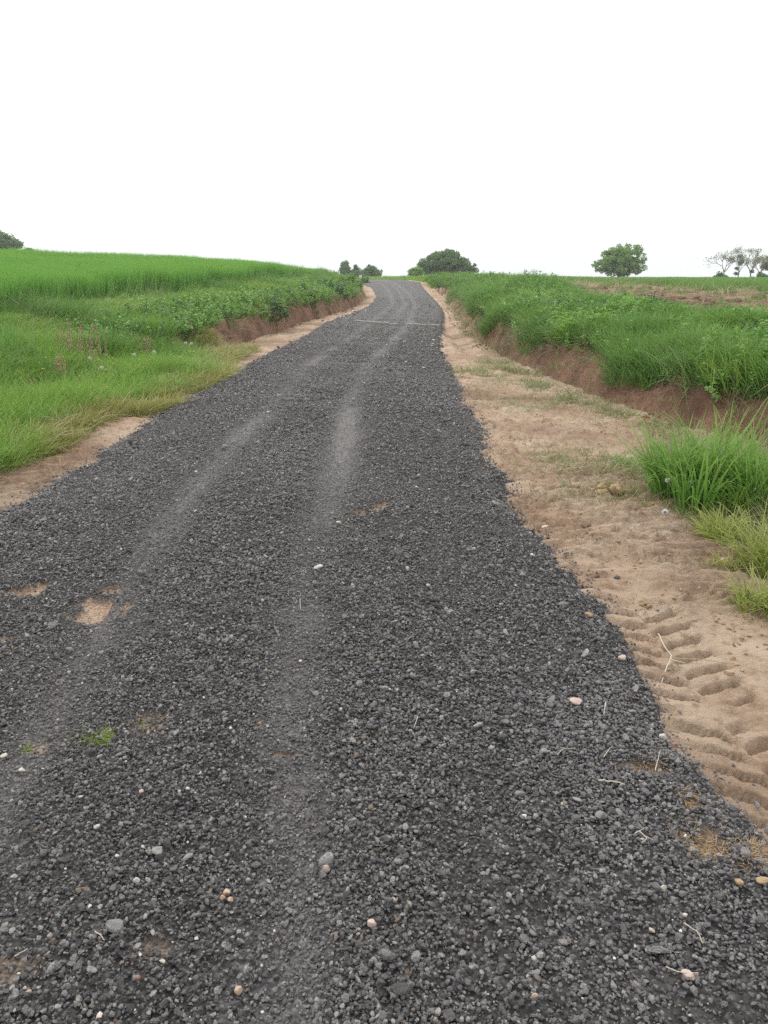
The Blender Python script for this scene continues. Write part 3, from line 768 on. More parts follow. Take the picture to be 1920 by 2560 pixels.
# crumbs of soil and bits of straw on the bare verge
crumb = proto_set('soil_crumbs', [rock(g, 1, 7).mesh('crumb') for k in range(6)], M['clod'])
def dv(x, y):
    right = (x > XR(y) + .05) & (x < RF(y) + .05)
    left = (x < XL(y) - .05) & (x > LF(y) - .05)
    return np.where(right | left, sm(-.1, .3, fbm(x * 2.2, y * 2.2, 101, 3)) * (1 - .65 * sm(1.2, 1.6, y) * (1 - sm(3.2, 3.6, y)) * (np.abs(x - TX(y)) < .24)), 0)
plant('soil_crumbs', g, 26000, (-4.4, 4.2), (1.3, 12), dv, crumb, 6, (.008, .032), 'crumbs of dry soil scattered over the bare verge', 'soil', -.002, .5)
c_bit = proto_set('straw_bits', [blades(g, 5, .06, .09, .0022, 2.5, .6, 2, 1.0, .3, .6) for k in range(6)], M['straw'])
plant('straw_litter', g, 5200, (-4.4, 4.2), (1.4, 14), lambda x, y: np.where((x > XR(y)) & (x < RF(y)) | (x < XL(y)) & (x > LF(y)), sm(-.15, .3, fbm(x * 1.5, y * 1.5, 102, 3)), 0), c_bit, 6, (.5, 1.4), 'bits of dry straw on the bare verge', 'straw', -.004, .3)
def foot(x, y):
    return np.where((x > RF(y) - .35) & (x < RF(y) + .3) | (x < LF(y) + .3) & (x > LF(y) - .2) & (y > 14), .5, 0) * sm(-.2, .2, fbm(x * 1.5, y * 1.2, 104, 2))
darkcrumb = proto_set('cut_crumbs', [rock(g, 1, 7).mesh('cut_crumb') for k in range(6)], M['bank'])
plant('soil_crumbs', g, 16000, (-4.4, 4.2), (6, 34), foot, darkcrumb, 6, (.02, .10), 'brown crumbs fallen from the cut banks', 'soil', 0, .5)
c_hang = proto_set('hanging_grass', [blades(g, 40, .12, .3, .006, .7, 1.3, 4, 1.1, .4, .5) for k in range(6)], M['pale'])
plant('hanging_grass', g, 9000, (-5, 4.8), (6, 42), lambda x, y: np.where((x > RF(y) + RTd(y) - .12) & (x < RF(y) + RTd(y) + .3) | (x < LF(y) - LTd(y) + .12) & (x > LF(y) - LTd(y) - .3) & (y > 14), .8, 0) * sm(-.1, .2, fbm(x * 1.5, y * 1.5, 105, 2)), c_hang, 6, (.7, 1.4), 'pale grass hanging over the lips of the cuts', 'grass', 0, .3)
# stubble beyond the right bank and grass beyond the crest
plant('stubble', g, 9000, (3, 16), (9, 70), lambda x, y: np.where((x > RB(y) + .3) & (x < RC(y) + .3), .5, 0), c_str, 6, (.7, 1.4), 'dry stubble on the tan strip beyond the right bank', 'stubble', .01, .3)
plant('weedy_tufts', g, 800, (3, 14), (9, 40), lambda x, y: np.where((x > RB(y) - .2) & (x < RC(y)), sm(.0, .3, fbm(x * .6, y * .5, 116, 3)), 0), c_rg, 8, (.5, 1.0), 'scattered green tufts on the tan strip beyond the right bank', 'grass', .01, .2)
plant('crest_grass', g, 16000, (-14, 9), (46, 74), lambda x, y: np.where((x > XR(y) + .5) & (x < RC(y)) | (x < LF(y)) & (x > LB(y)) | (y > 70), .8, 0), c_grass, 8, (.7, 1.0), 'green grass beyond the crest of the track', 'grass', .02, .15)

# ================================================================== single things
rs = np.random.default_rng(21)

def tube(b, pts, rad, n=5, r=.5, cap=True):
    pts = np.asarray(pts, float); m = len(pts)
    rad = np.broadcast_to(np.asarray(rad, float), (m,))
    V = []
    for k in range(m):
        d = pts[min(k + 1, m - 1)] - pts[max(k - 1, 0)]; d /= np.linalg.norm(d) + 1e-9
        a = np.cross(d, [0, 0, 1] if abs(d[2]) < .9 else [1, 0, 0]); a /= np.linalg.norm(a); c = np.cross(d, a)
        th = np.arange(n) * 2 * np.pi / n
        V.append(pts[k] + rad[k] * (np.cos(th)[:, None] * a + np.sin(th)[:, None] * c))
    V = np.concatenate(V)
    i = np.arange(n); j = (i + 1) % n
    q = np.concatenate([np.stack([k * n + i, k * n + j, (k + 1) * n + j, (k + 1) * n + i], 1) for k in range(m - 1)])
    F_ = [q]
    if cap:
        V = np.concatenate([V, pts[[0, -1]]])
        F_.append(np.concatenate([np.stack([j, i, 0 * i + m * n], 1), np.stack([(m - 1) * n + i, (m - 1) * n + j, 0 * i + m * n + 1], 1)]))
    b.add(V, F_, None, r)

# ------------------------------------------------------------------ trees
def quads(b, rng, c, rad, n, size):
    v = rng.normal(size=(n, 3)); v /= np.linalg.norm(v, axis=1)[:, None]
    p = np.asarray(c) + v * rad * (rng.uniform(0, 1, n) ** .45)[:, None] * np.array([1, 1, .8])
    a = rng.normal(size=(n, 3)) + v * .6; a /= np.linalg.norm(a, axis=1)[:, None]
    u = np.cross(a, rng.normal(size=(n, 3))); u /= np.linalg.norm(u, axis=1)[:, None]; w = np.cross(a, u)
    s_ = size * rng.uniform(.6, 1.3, n)[:, None]
    V = np.stack([p - u * s_, p - w * s_ * .55, p + u * s_, p + w * s_ * .55], 1).reshape(-1, 3)
    b.add(V, [np.arange(n * 4).reshape(n, 4)], None, np.repeat(rng.uniform(0, 1, n), 4) * .6 + .4 * rng.uniform())

def tree(label, x, y, ground_z, lobes, mat, nclump, per, size, rng, clump=.75, trunk_r=.22, name='tree', group=None, cat='tree'):
    t = thing(name, label, cat, (x, y, ground_z), group)
    tb, cb = MB(), MB()
    top = max(l[2] + l[5] for l in lobes)
    zt = min(l[2] for l in lobes) * .75
    lean = rng.normal(0, .15, 2)
    tube(tb, [(0, 0, -.4), (lean[0] * .3, lean[1] * .3, zt * .5), (lean[0], lean[1], zt)], [trunk_r * 1.25, trunk_r, trunk_r * .75], 8)
    wts = np.array([l[3] * l[4] * l[5] for l in lobes]); wts = wts / wts.sum()
    for k in range(nclump):
        l = lobes[rng.choice(len(lobes), p=wts)]
        v = rng.normal(size=3); v /= np.linalg.norm(v)
        c = np.array(l[:3]) + v * np.array(l[3:]) * rng.uniform(.25, 1) ** .5
        if c[2] < .3: continue
        rr = clump * rng.uniform(.55, 1.25)
        quads(cb, rng, c, rr, int(per * rr * rr / clump ** 2), size)
        if k % 3 == 0:
            a = np.array([lean[0], lean[1], zt * rng.uniform(.7, 1)])
            m_ = a * .5 + c * .5 + rng.normal(0, .25, 3)
            tube(tb, [a, m_, c], [trunk_r * .45, trunk_r * .25, trunk_r * .08], 5)
    tb.obj('trunk', M['bark'], t); cb.obj('crown', mat, t)
    return t

def HZ(x, y): return float(lowland(np.array([x]), np.array([y]))[0])

def place(u, dist):
    return (u * 1.15732 - 960) / F * (dist * .955 + .3)

def tree_at(label, u0, u1, vtop, dist, lob, mat, nclump, per, size, seed, **k):
    """spans columns u0..u1, reaches row vtop; lob in units of half width / height"""
    x = place((u0 + u1) / 2, dist)
    hw = (u1 - u0) * 1.157 / F * dist / 2 * 1.0
    zb = HZ(x, dist)
    q = ray((u0 + u1) / 2, vtop); ztop = EYE + q[2] / q[1] * dist
    h = ztop - zb
    lobes = [(a * hw, b_ * hw, c * h, ra * hw, ra * hw, rc * h) for a, b_, c, ra, rc in lob]
    return tree(label, x, dist, zb, lobes, mat, nclump, per, size, np.random.default_rng(seed), **k)

tree_at('broad dark spreading tree standing right of the crest of the track', 893, 1026, 537, 105,
        [(0, 0, .55, .62, .38), (-.45, .1, .40, .5, .28), (.45, 0, .42, .5, .28), (.88, 0, .30, .16, .24), (-.1, -.1, .70, .38, .26)], M['tree1'], 150, 120, .15, 1, clump=.55, trunk_r=.35)
tree_at('round light green tree alone on the right field', 1281, 1392, 524, 105,
        [(0, 0, .56, .66, .30), (.42, 0, .62, .5, .32), (-.35, 0, .60, .5, .26), (-.72, 0, .36, .28, .18), (.62, 0, .33, .36, .2), (-.1, 0, .30, .7, .2), (-.1, 0, .72, .42, .24)], M['tree2'], 235, 80, .13, 2, clump=.46, trunk_r=.28)
tree_at('slim dark tree leftmost of three beyond the left bank', 731, 757, 563, 130, [(0, 0, .6, .75, .34), (.3, 0, .42, .6, .25)], M['tree1'], 34, 70, .16, 3, clump=.55, trunk_r=.16)
tree_at('small round tree in the middle of three beyond the left bank', 760, 780, 572, 130, [(0, 0, .55, .85, .36)], M['tree1'], 24, 70, .16, 4, clump=.5, trunk_r=.14)
tree_at('wider bushy tree beside the crest, rightmost of three', 783, 826, 571, 120, [(-.2, 0, .55, .62, .40), (.45, 0, .4, .5, .28), (-.6, 0, .38, .4, .26)], M['tree1'], 60, 80, .16, 5, clump=.55, trunk_r=.2)
tree_at('large leafy tree cut by the left edge above the crop', -42, 52, 500, 100, [(-.1, 0, .72, .8, .28), (.55, 0, .66, .48, .26), (-.5, 0, .5, .5, .3)], M['tree1'], 150, 90, .15, 6, clump=.6, trunk_r=.3)
tree_at('small round bush just above the crop near the left edge', 54, 80, 534, 95, [(0, 0, .7, .9, .26), (.3, 0, .55, .7, .2)], M['tree1'], 30, 70, .14, 7, clump=.4, trunk_r=.12, name='bush', cat='bush')
tree_at('low bush at the left foot of the broad dark tree', 878, 912, 578, 95, [(0, 0, .55, .85, .42), (.5, 0, .45, .5, .4)], M['tree2'], 44, 60, .12, 8, clump=.38, trunk_r=.1, name='bush', cat='bush')
tree_at('small dark bush on the field between round tree and bare trees', 1662 - 0, 1690, 580, 95, [(0, 0, .5, .9, .4)], M['tree1'], 20, 50, .12, 9, clump=.3, trunk_r=.08, name='bush', cat='bush') if False else None
for nm, u0, u1, vt, lab in (('b', 1540, 1566, 590, 'low green bush below the leftmost bare tree'),
                            ('c', 1622, 1659, 592, 'low bushy growth under the bare trees by the right edge')):
    tree_at(lab, u0, u1, vt, 88, [(0, 0, .5, .95, .48)], M['tree1'], 22, 46, .12, ord(nm), clump=.32, trunk_r=.07, name='bush', cat='bush')

def bare_tree(label, u, vtop, dist, width, seed, balls=(), mat=None, dens=1.0, leafn=8, group='bare trees'):
    rng = np.random.default_rng(seed)
    x = place(u, dist); zb = HZ(x, dist)
    q = ray(u, vtop); h = EYE + q[2] / q[1] * dist - zb
    t = thing('bare_tree', label, 'tree', (x, dist, zb), group)
    tb, cb = MB(), MB()
    tips = []
    def grow(p, d, L, r, lev):
        m_ = p + d * L * .5 + rng.normal(0, .04 * L, 3); e = p + d * L + rng.normal(0, .05 * L, 3)
        tube(tb, [p, m_, e], [r, r * .85, r * .7], 6 if lev < 2 else 4, cap=lev > 3)
        if lev >= 5: tips.append(e); return
        nb = 3 if lev in (0, 2, 3) else 2
        a0 = rng.uniform(0, 6.28)
        for k in range(nb):
            a = a0 + k * 6.28 / nb + rng.normal(0, .4)
            ax = np.cross(d, [math.cos(a), math.sin(a), .2]); ax /= np.linalg.norm(ax)
            th = rng.uniform(.25, .75)
            nd = d * math.cos(th) + ax * math.sin(th) * np.array([width, width, 1]); nd[2] += .12; nd /= np.linalg.norm(nd)
            grow(e, nd, L * rng.uniform(.48, .98), r * .64, lev + 1)
    grow(np.array([0, 0, -.2]), np.array([rng.normal(0, .12), 0, 1.0]), h * .30, h * .028, 0)
    V = np.concatenate(tb.V); f = h / max(1e-3, V[:, 2].max()); 
    tb.V = [v * np.array([f, f, f]) for v in tb.V]
    for p in tips:
        quads(cb, rng, p * f, .42, max(1, int(leafn * rng.uniform(.4, 1.6) * dens)), .085)
    tb.obj('trunk', M['hazebark'], t); cb.obj('crown', mat or M['tree3'], t)
    for (bx, bz) in balls:
        bb = MB(); quads(bb, rng, (bx * h, rng.normal(0, .2), bz * h), .34, 150, .09)
        bb.obj('dark_clump', M['weed3'], t)
    return t
bare_tree('leftmost sparse bare tree of the group by the right edge', 1562, 545, 112, 1.2, 31)
bare_tree('tall bare tree with dark round clumps in its branches', 1592, 533, 112, .9, 32, ((-.02, .35), (.06, .55), (.0, .72), (-.05, .2)))
bare_tree('bare forked tree right of the tree with dark clumps', 1620, 537, 112, 1.0, 33, ((.02, .28),))
bare_tree('thin leaning bare tree second from the right edge', 1640, 552, 115, 1.0, 34, ((-.05, .3),))
tree_at('pale leafy tree cut off by the right edge', 1636, 1720, 540, 110, [(.1, 0, .62, .7, .3), (-.4, 0, .5, .4, .2)], M['tree3'], 90, 60, .14, 35, clump=.5, trunk_r=.22)

# ------------------------------------------------------------------ plants on the banks and the verge
def leafy(label, u, v, hpx, wpx, mat, seed, n=22, compound=False, name='leafy_plant', cat='plant', L=.10, Wd=.055, group=None, lift=0.0, dz=.0):
    p = gp(u, v); d = p[1] * .955 + .45
    h, w = hpx * 1.3 / F * d, wpx * 1.25 / F * d / 2
    rng = np.random.default_rng(seed)
    t = thing(name, label, cat, (p[0], p[1], float(H(p[0], p[1])) - .03), group)
    fb, sb = MB(), MB()
    for k in range(n):
        a, rr = rng.uniform(0, 6.28), w * .75 * math.sqrt(rng.uniform())
        hh = h * rng.uniform(.55, 1.05) * (1 - .35 * rr / w)
        s_ = sprig(rng, hh, int(12 + hh * 14), L, Wd, .25 + .5 * rr / w, compound)
        fb.merge(s_, None, (rr * math.cos(a), rr * math.sin(a), 0))
        tube(sb, [(rr * math.cos(a) * .3, rr * math.sin(a) * .3, 0), (rr * math.cos(a), rr * math.sin(a), hh * .35)], [.006, .004], 4)
    fb.obj('foliage', mat, t); sb.obj('stem', M['stem'], t)
    return t
leafy('bright yellow green fern-like plant on the lip of the right cut', 1262, 742, 100, 130, M['weed2'], 41, 26, True)
leafy('tall bright green plant on the skyline of the right bank, left of the dark rushes', 1350, 690, 82, 68, M['weed2'], 42, 20, True)
leafy('bright leafy plant below the fern-like plant at the cut lip', 1222, 735, 50, 60, M['weed2'], 43, 14)
leafy('broad leafy bush over the middle of the right cut', 1130, 700, 70, 120, M['weed'], 44, 34, L=.12, Wd=.075)
leafy('mid green bush left of the broad bush on the right bank', 1050, 668, 52, 75, M['weed'], 45, 26, L=.12, Wd=.07)
leafy('rounded green bush where the right bank begins near the crest', 990, 628, 32, 55, M['weed'], 46, 24, L=.14, Wd=.08)
leafy('dark leafy bush behind the fern-like plant', 1225, 690, 62, 80, M['weed3'], 47, 22, L=.11, Wd=.06)
leafy('sparse sapling with small leaves on the skyline above the right bank', 1135, 620, 46, 30, M['weed3'], 48, 9, L=.06, Wd=.03, name='sapling', cat='sapling')
leafy('thin brownish sapling on the skyline left of the other sapling', 1083, 615, 36, 30, M['weed3'], 49, 7, L=.06, Wd=.03, name='sapling', cat='sapling')
leafy('wide green plant in the grass at the right edge of the photo', 1600, 790, 70, 110, M['weed'], 50, 22)
leafy('low green plant over the cut near the right edge', 1560, 850, 60, 100, M['weed'], 51, 22)
leafy('dark bush hanging over the left cut, nearest the track', 590, 690, 70, 90, M['weed3'], 52, 30, L=.12, Wd=.07)
leafy('mid green bush left of the dark bush on the left cut', 530, 675, 60, 80, M['weed'], 53, 28, L=.11, Wd=.06)
leafy('bright green bush halfway along the left cut', 665, 650, 55, 75, M['weed'], 54, 28, L=.13, Wd=.075)
leafy('dark green bush far along the left cut', 715, 640, 48, 60, M['weed3'], 55, 24, L=.14, Wd=.08)
leafy('last green bush on the left cut before the crest', 765, 622, 34, 40, M['weed'], 56, 20, L=.15, Wd=.08)
leafy('brown green scrub at the far end of the left bank', 790, 612, 22, 26, M['tree1'], 57, 14, L=.14, Wd=.07)
leafy('dark leafy weed at the foot of the left slope', 50, 790, 60, 60, M['weed3'], 58, 14)
leafy('small leafy weed behind the brown seed spikes', 240, 700, 40, 60, M['weed'], 59, 14)

def grass_clump(label, u, v, hpx, wpx, mat, seed, n=420, bw=.011, lean=.18, curve=.35, name='grass_clump', cat='grass', heads=0, hv=.5):
    p = gp(u, v); d = p[1] * .955 + .45
    h, w = hpx * 1.157 / F * d, wpx * 1.157 / F * d / 2
    rng = np.random.default_rng(seed)
    t = thing(name, label, cat, (p[0], p[1], float(H(p[0], p[1])) - .02))
    b = MB(); m_ = 7
    for k in range(m_):
        a, rr = rng.uniform(0, 6.28), w * .72 * math.sqrt(rng.uniform())
        hk = h * (1 - .42 * (rr / w) ** 1.5) * rng.uniform(.72, 1.08)
        b.merge(blades(rng, n // m_, w * .36, hk, bw, lean, curve, 6, .3, .22 * w / h, hv), None, (rr * math.cos(a), rr * math.sin(a), 0))
    b.obj('blades', mat, t)
    for k in range(heads):
        a, rr = rng.uniform(0, 6.28), w * .5 * math.sqrt(rng.uniform())
        q = np.array([rr * math.cos(a), rr * math.sin(a), 0]); hh = h * rng.uniform(.85, 1.08)
        d_ = np.array([math.cos(a), math.sin(a), 0]) * hh * rng.uniform(.1, .35)
        hb = MB()
        tube(hb, [q, q + d_ * .3 + [0, 0, hh * .6], q + d_ * .7 + [0, 0, hh * .88], q + d_ + [0, 0, hh * .97], q + d_ * 1.25 + [0, 0, hh]], [.0016, .0012, .001, .003, .0008], 4)
        hb.obj('seed_head', M['pale'], t)
    return t
grass_clump('tall lush bright green grass clump on the right verge', 1508, 1092, 305, 215, M['lush'], 61, 620, .015, .12, .42, heads=9, hv=.55)
grass_clump('lush grass clump against the right edge, behind the tallest clump', 1640, 1105, 255, 150, M['lush'], 62, 460, .014, .12, .4)
grass_clump('short bright green grass clump left of the tallest clump', 1372, 1010, 46, 120, M['lush'], 63, 320, .008, .3, .4)
grass_clump('lower green grass joining the two lush clumps on the right', 1580, 1110, 150, 130, M['grass'], 76, 420, .011, .15, .4)
grass_clump('pale grass fringe at the foot of the tall lush clump', 1480, 1118, 60, 190, M['pale'], 77, 380, .007, .35, .5)
grass_clump('darker grass clump below the cut, behind the tallest clump', 1580, 985, 90, 110, M['grass'], 64, 260, .01)
grass_clump('yellow green grass clump on the right edge below the lush grass', 1640, 1235, 200, 190, M['lime'], 65, 620, .008, .25, .5)
grass_clump('lower yellow green grass clump at the right edge, nearest the viewer', 1650, 1318, 150, 120, M['lime'], 66, 380, .007, .3, .5)
grass_clump('yellow green grass between the lush clumps and the right edge tussocks', 1590, 1165, 110, 150, M['lime'], 78, 420, .008, .25, .5)
grass_clump('loose yellowing tuft at the left foot of the right edge tussocks', 1565, 1230, 70, 90, M['yellow'], 79, 200, .006, .4, .6)
grass_clump('dark blue green rush clump on the skyline of the right bank', 1403, 672, 58, 62, M['rush'], 67, 420, .012, .12, .15, name='rush_clump', cat='rushes', hv=.35)
grass_clump('pale tufted grass clump at the foot of the tall crop', 160, 690, 42, 110, M['pale'], 68, 320, .008, .4, .9)
grass_clump('dark grass clump with pale tips halfway along the crop edge', 315, 640, 34, 70, M['pale'], 69, 300, .01, .4, .9)
grass_clump('dark tall grass clump just right of the pale tipped clump', 350, 625, 36, 60, M['deep'], 70, 300, .012, .3, .6)
grass_clump('small yellow tuft near the upper right verge', 1425, 618, 24, 26, M['lush'], 71, 120, .012)
grass_clump('small pale tuft growing through the track edge at the lower right', 1385, 1690, 42, 34, M['yellow'], 72, 26, .004, .5, .5, hv=.7)
grass_clump('grass sprig on the edge of the track beside the bare verge', 1020, 985, 20, 50, M['pale'], 73, 60, .006, .5, .5)
grass_clump('tiny green blades on the bare verge left of the pale stone', 1215, 1105, 26, 24, M['lush'], 74, 16, .006, .4, .5, hv=.7)
grass_clump('thin green blades on the bare verge below the crumbly clod', 1268, 1125, 30, 40, M['pale'], 75, 34, .005, .4, .5)

def mat_patch(label, u, v, wpx, hpx, mat, seed, n=260, hh=.02, name='moss_tuft', cat='moss'):
    p = gp(u, v); d = p[1] * .955 + .45
    w = wpx * 1.157 / F * d / 2; l = abs(gp(u, v - hpx / 2)[1] - p[1])
    rng = np.random.default_rng(seed)
    x = rng.normal(0, w * .55, n); y = rng.normal(0, l * .55, n)
    b = MB()
    for k in range(n):
        s_ = blades(rng, 1, .002, hh, .0035, 1.2, 1.0, 2, .5)
        b.merge(s_, None, (x[k], y[k], float(RZ(p[0] + x[k], p[1] + y[k])) - float(RZ(p[0], p[1])) + .012))
    o = b.obj(name, mat, None, (p[0], p[1], float(RZ(p[0], p[1]))))
    return tag(o, label, cat)
mat_patch('flat bright green moss tuft on the left of the track', 218, 1618, 46, 20, M['moss'], 81, 420, .03)
mat_patch('thin olive moss tuft right of the bright green one', 318, 1582, 52, 34, M['moss'], 82, 150, .02)
mat_patch('tiny green tuft near the left edge of the photo', 55, 1638, 18, 10, M['moss'], 83, 60, .02)
mat_patch('small mat of brown dead moss high on the track edge', 1400, 1675, 60, 24, M['deadmoss'], 84, 260, .02)
mat_patch('middle mat of brown dead moss on the lower right track edge', 1490, 1745, 60, 46, M['deadmoss'], 85, 420, .022)
mat_patch('large mat of brown dead moss among stones at lower right', 1522, 1850, 100, 64, M['deadmoss'], 86, 900, .024)
mat_patch('brown dead moss hummock cut by the right edge', 1640, 1862, 80, 44, M['deadmoss'], 87, 900, .03)
mat_patch('tiny bright green leaf tuft between the dead moss mats', 1458, 1784, 14, 10, M['weed2'], 88, 24, .02)

# flowers
def dandelion(label, u, v, stem_px, seed, r=.022, group='dandelion clocks'):
    p = gp(u, v + stem_px); d = p[1] * .955 + .45
    h = stem_px * 1.157 / F * d
    rng = np.random.default_rng(seed)
    t = thing('dandelion_clock', label, 'dandelion', (p[0], p[1], float(H(p[0], p[1]))), group)
    bx, by = rng.normal(0, .02, 2)
    sb = MB(); tube(sb, [(0, 0, -.02), (bx * .6, by * .6, h * .5), (bx, by, h)], [.003, .0026, .0022], 5)
    sb.obj('stem', M['stem'], t)
    hb = MB()
    n = 150; v_ = rng.normal(size=(n, 3)); v_ /= np.linalg.norm(v_, axis=1)[:, None]
    c = np.array([bx, by, h])
    for k in range(n):
        e = c + v_[k] * r * .85; a = np.cross(v_[k], rng.normal(size=3)); a /= np.linalg.norm(a); w = np.cross(v_[k], a)
        s_ = r * .2
        hb.add([c + v_[k] * r * .2, e + a * s_, e + w * s_, e - a * s_, e - w * s_], [np.array([(1, 2, 3, 4)]), np.array([(0, 1, 2), (0, 3, 4)])])
    hb.obj('head', M['fluff'], t)
for k, (u, v, s_, lab, r) in enumerate([
        (1443, 1040, 62, 'dandelion clock in front of the tall lush clump, left one of a pair', .021), (1487, 1043, 55, 'dandelion clock in front of the tall lush clump, right one of a pair', .021),
        (1531, 1042, 50, 'faded dandelion clock inside the tall lush clump', .018), (1424, 1112, 16, 'low white dandelion clock near the bare verge', .028),
        (198, 778, 50, 'white dandelion clock left of the brown seed spikes', .038), (223, 798, 45, 'white dandelion clock lowest in the left verge grass', .04), (292, 769, 50, 'white dandelion clock among the yellow flowers, middle one of the row', .034),
        (338, 764, 45, 'white dandelion clock below the right brown spikes', .04), (397, 746, 42, 'left one of two white dandelion clocks close together in the verge grass', .036), (413, 743, 42, 'right one of two white dandelion clocks close together in the verge grass', .036)]):
    dandelion(lab, u, v, s_, 100 + k, r)

yf = thing('yellow_flower', 'small yellow flower in the left verge grass', 'flower', (0, 0, 0), 'yellow flowers in the left verge')
b = MB(); tube(b, [(0, 0, -.02), (.01, 0, .2), (.015, .005, .4)], [.002, .0018, .0015], 4); b.obj('stem', M['stem'], yf)
b = MB()
for k in range(6): leaf(b, np.array([.015, .005, .4]), k * 1.05, .35, .022, .018, .1, .5)
b.obj('petals', M['petal'], yf)
for k in range(40):
    if k < 26: u, v = rs.uniform(270, 425), rs.uniform(760, 830)
    else: u, v = rs.uniform(95, 300), rs.uniform(800, 870)
    p = gp(u, v + 34)
    lc = (p[0], p[1], float(H(p[0], p[1])))
    if k == 0: yf.location = lc
    else: copy_thing(yf, lc, rs.uniform(0, 6.28), rs.uniform(.7, 1.15))

def sorrel(label, u, v, hpx, wpx, n, seed):
    p = gp(u, v); d = p[1] * .955 + .45
    h, w = hpx * 1.157 / F * d, wpx * 1.157 / F * d / 2
    rng = np.random.default_rng(seed)
    t = thing('seed_spike_plant', label, 'wild plant', (p[0], p[1], float(H(p[0], p[1])) - .03), 'brown seed spikes')
    sb = MB()
    for k in range(n):
        x, y = rng.uniform(-w, w), rng.normal(0, w * .4); hh = h * rng.uniform(.7, 1.05); lx = rng.normal(0, .05)
        tube(sb, [(x, y, 0), (x + lx * .4, y, hh * .5), (x + lx, y, hh)], [.004, .003, .0015], 4)
        hb = MB(); m = 90
        s_ = rng.uniform(.38, 1, m); rr = .034 * (1.12 - s_)** .6 * rng.uniform(.2, 1, m); a = rng.uniform(0, 6.28, m)
        c = np.stack([x + lx * s_ ** 1.5 + rr * np.cos(a), y + rr * np.sin(a), hh * s_], 1)
        q = rng.normal(size=(m, 3)) * .007; q2 = rng.normal(size=(m, 3)) * .005 + [0, 0, .009]
        V = np.stack([c - q, c - q2, c + q, c + q2], 1).reshape(-1, 3)
        hb.add(V, [np.arange(m * 4).reshape(m, 4)], None, np.repeat(rng.uniform(0, 1, m), 4))
        hb.obj('seed_spike', M['sorrel'], t)
    sb.obj('stem', M['stem'], t)
sorrel('widest stand of rust brown seed spikes in the left verge', 178, 800, 112, 84, 16, 121)
sorrel('dense upright brown seed spikes right of the widest stand', 304, 792, 82, 50, 12, 122)
sorrel('single brown seed spike left of the widest stand', 112, 830, 55, 10, 2, 123)
sorrel('short tan seed spikes low in the left verge', 72, 862, 62, 26, 5, 124)
sorrel('tan seed spikes standing in front of the widest stand', 140, 850, 80, 36, 5, 125)
sorrel('thin lone seed spikes at the right end of the left verge', 418, 745, 44, 16, 2, 126)

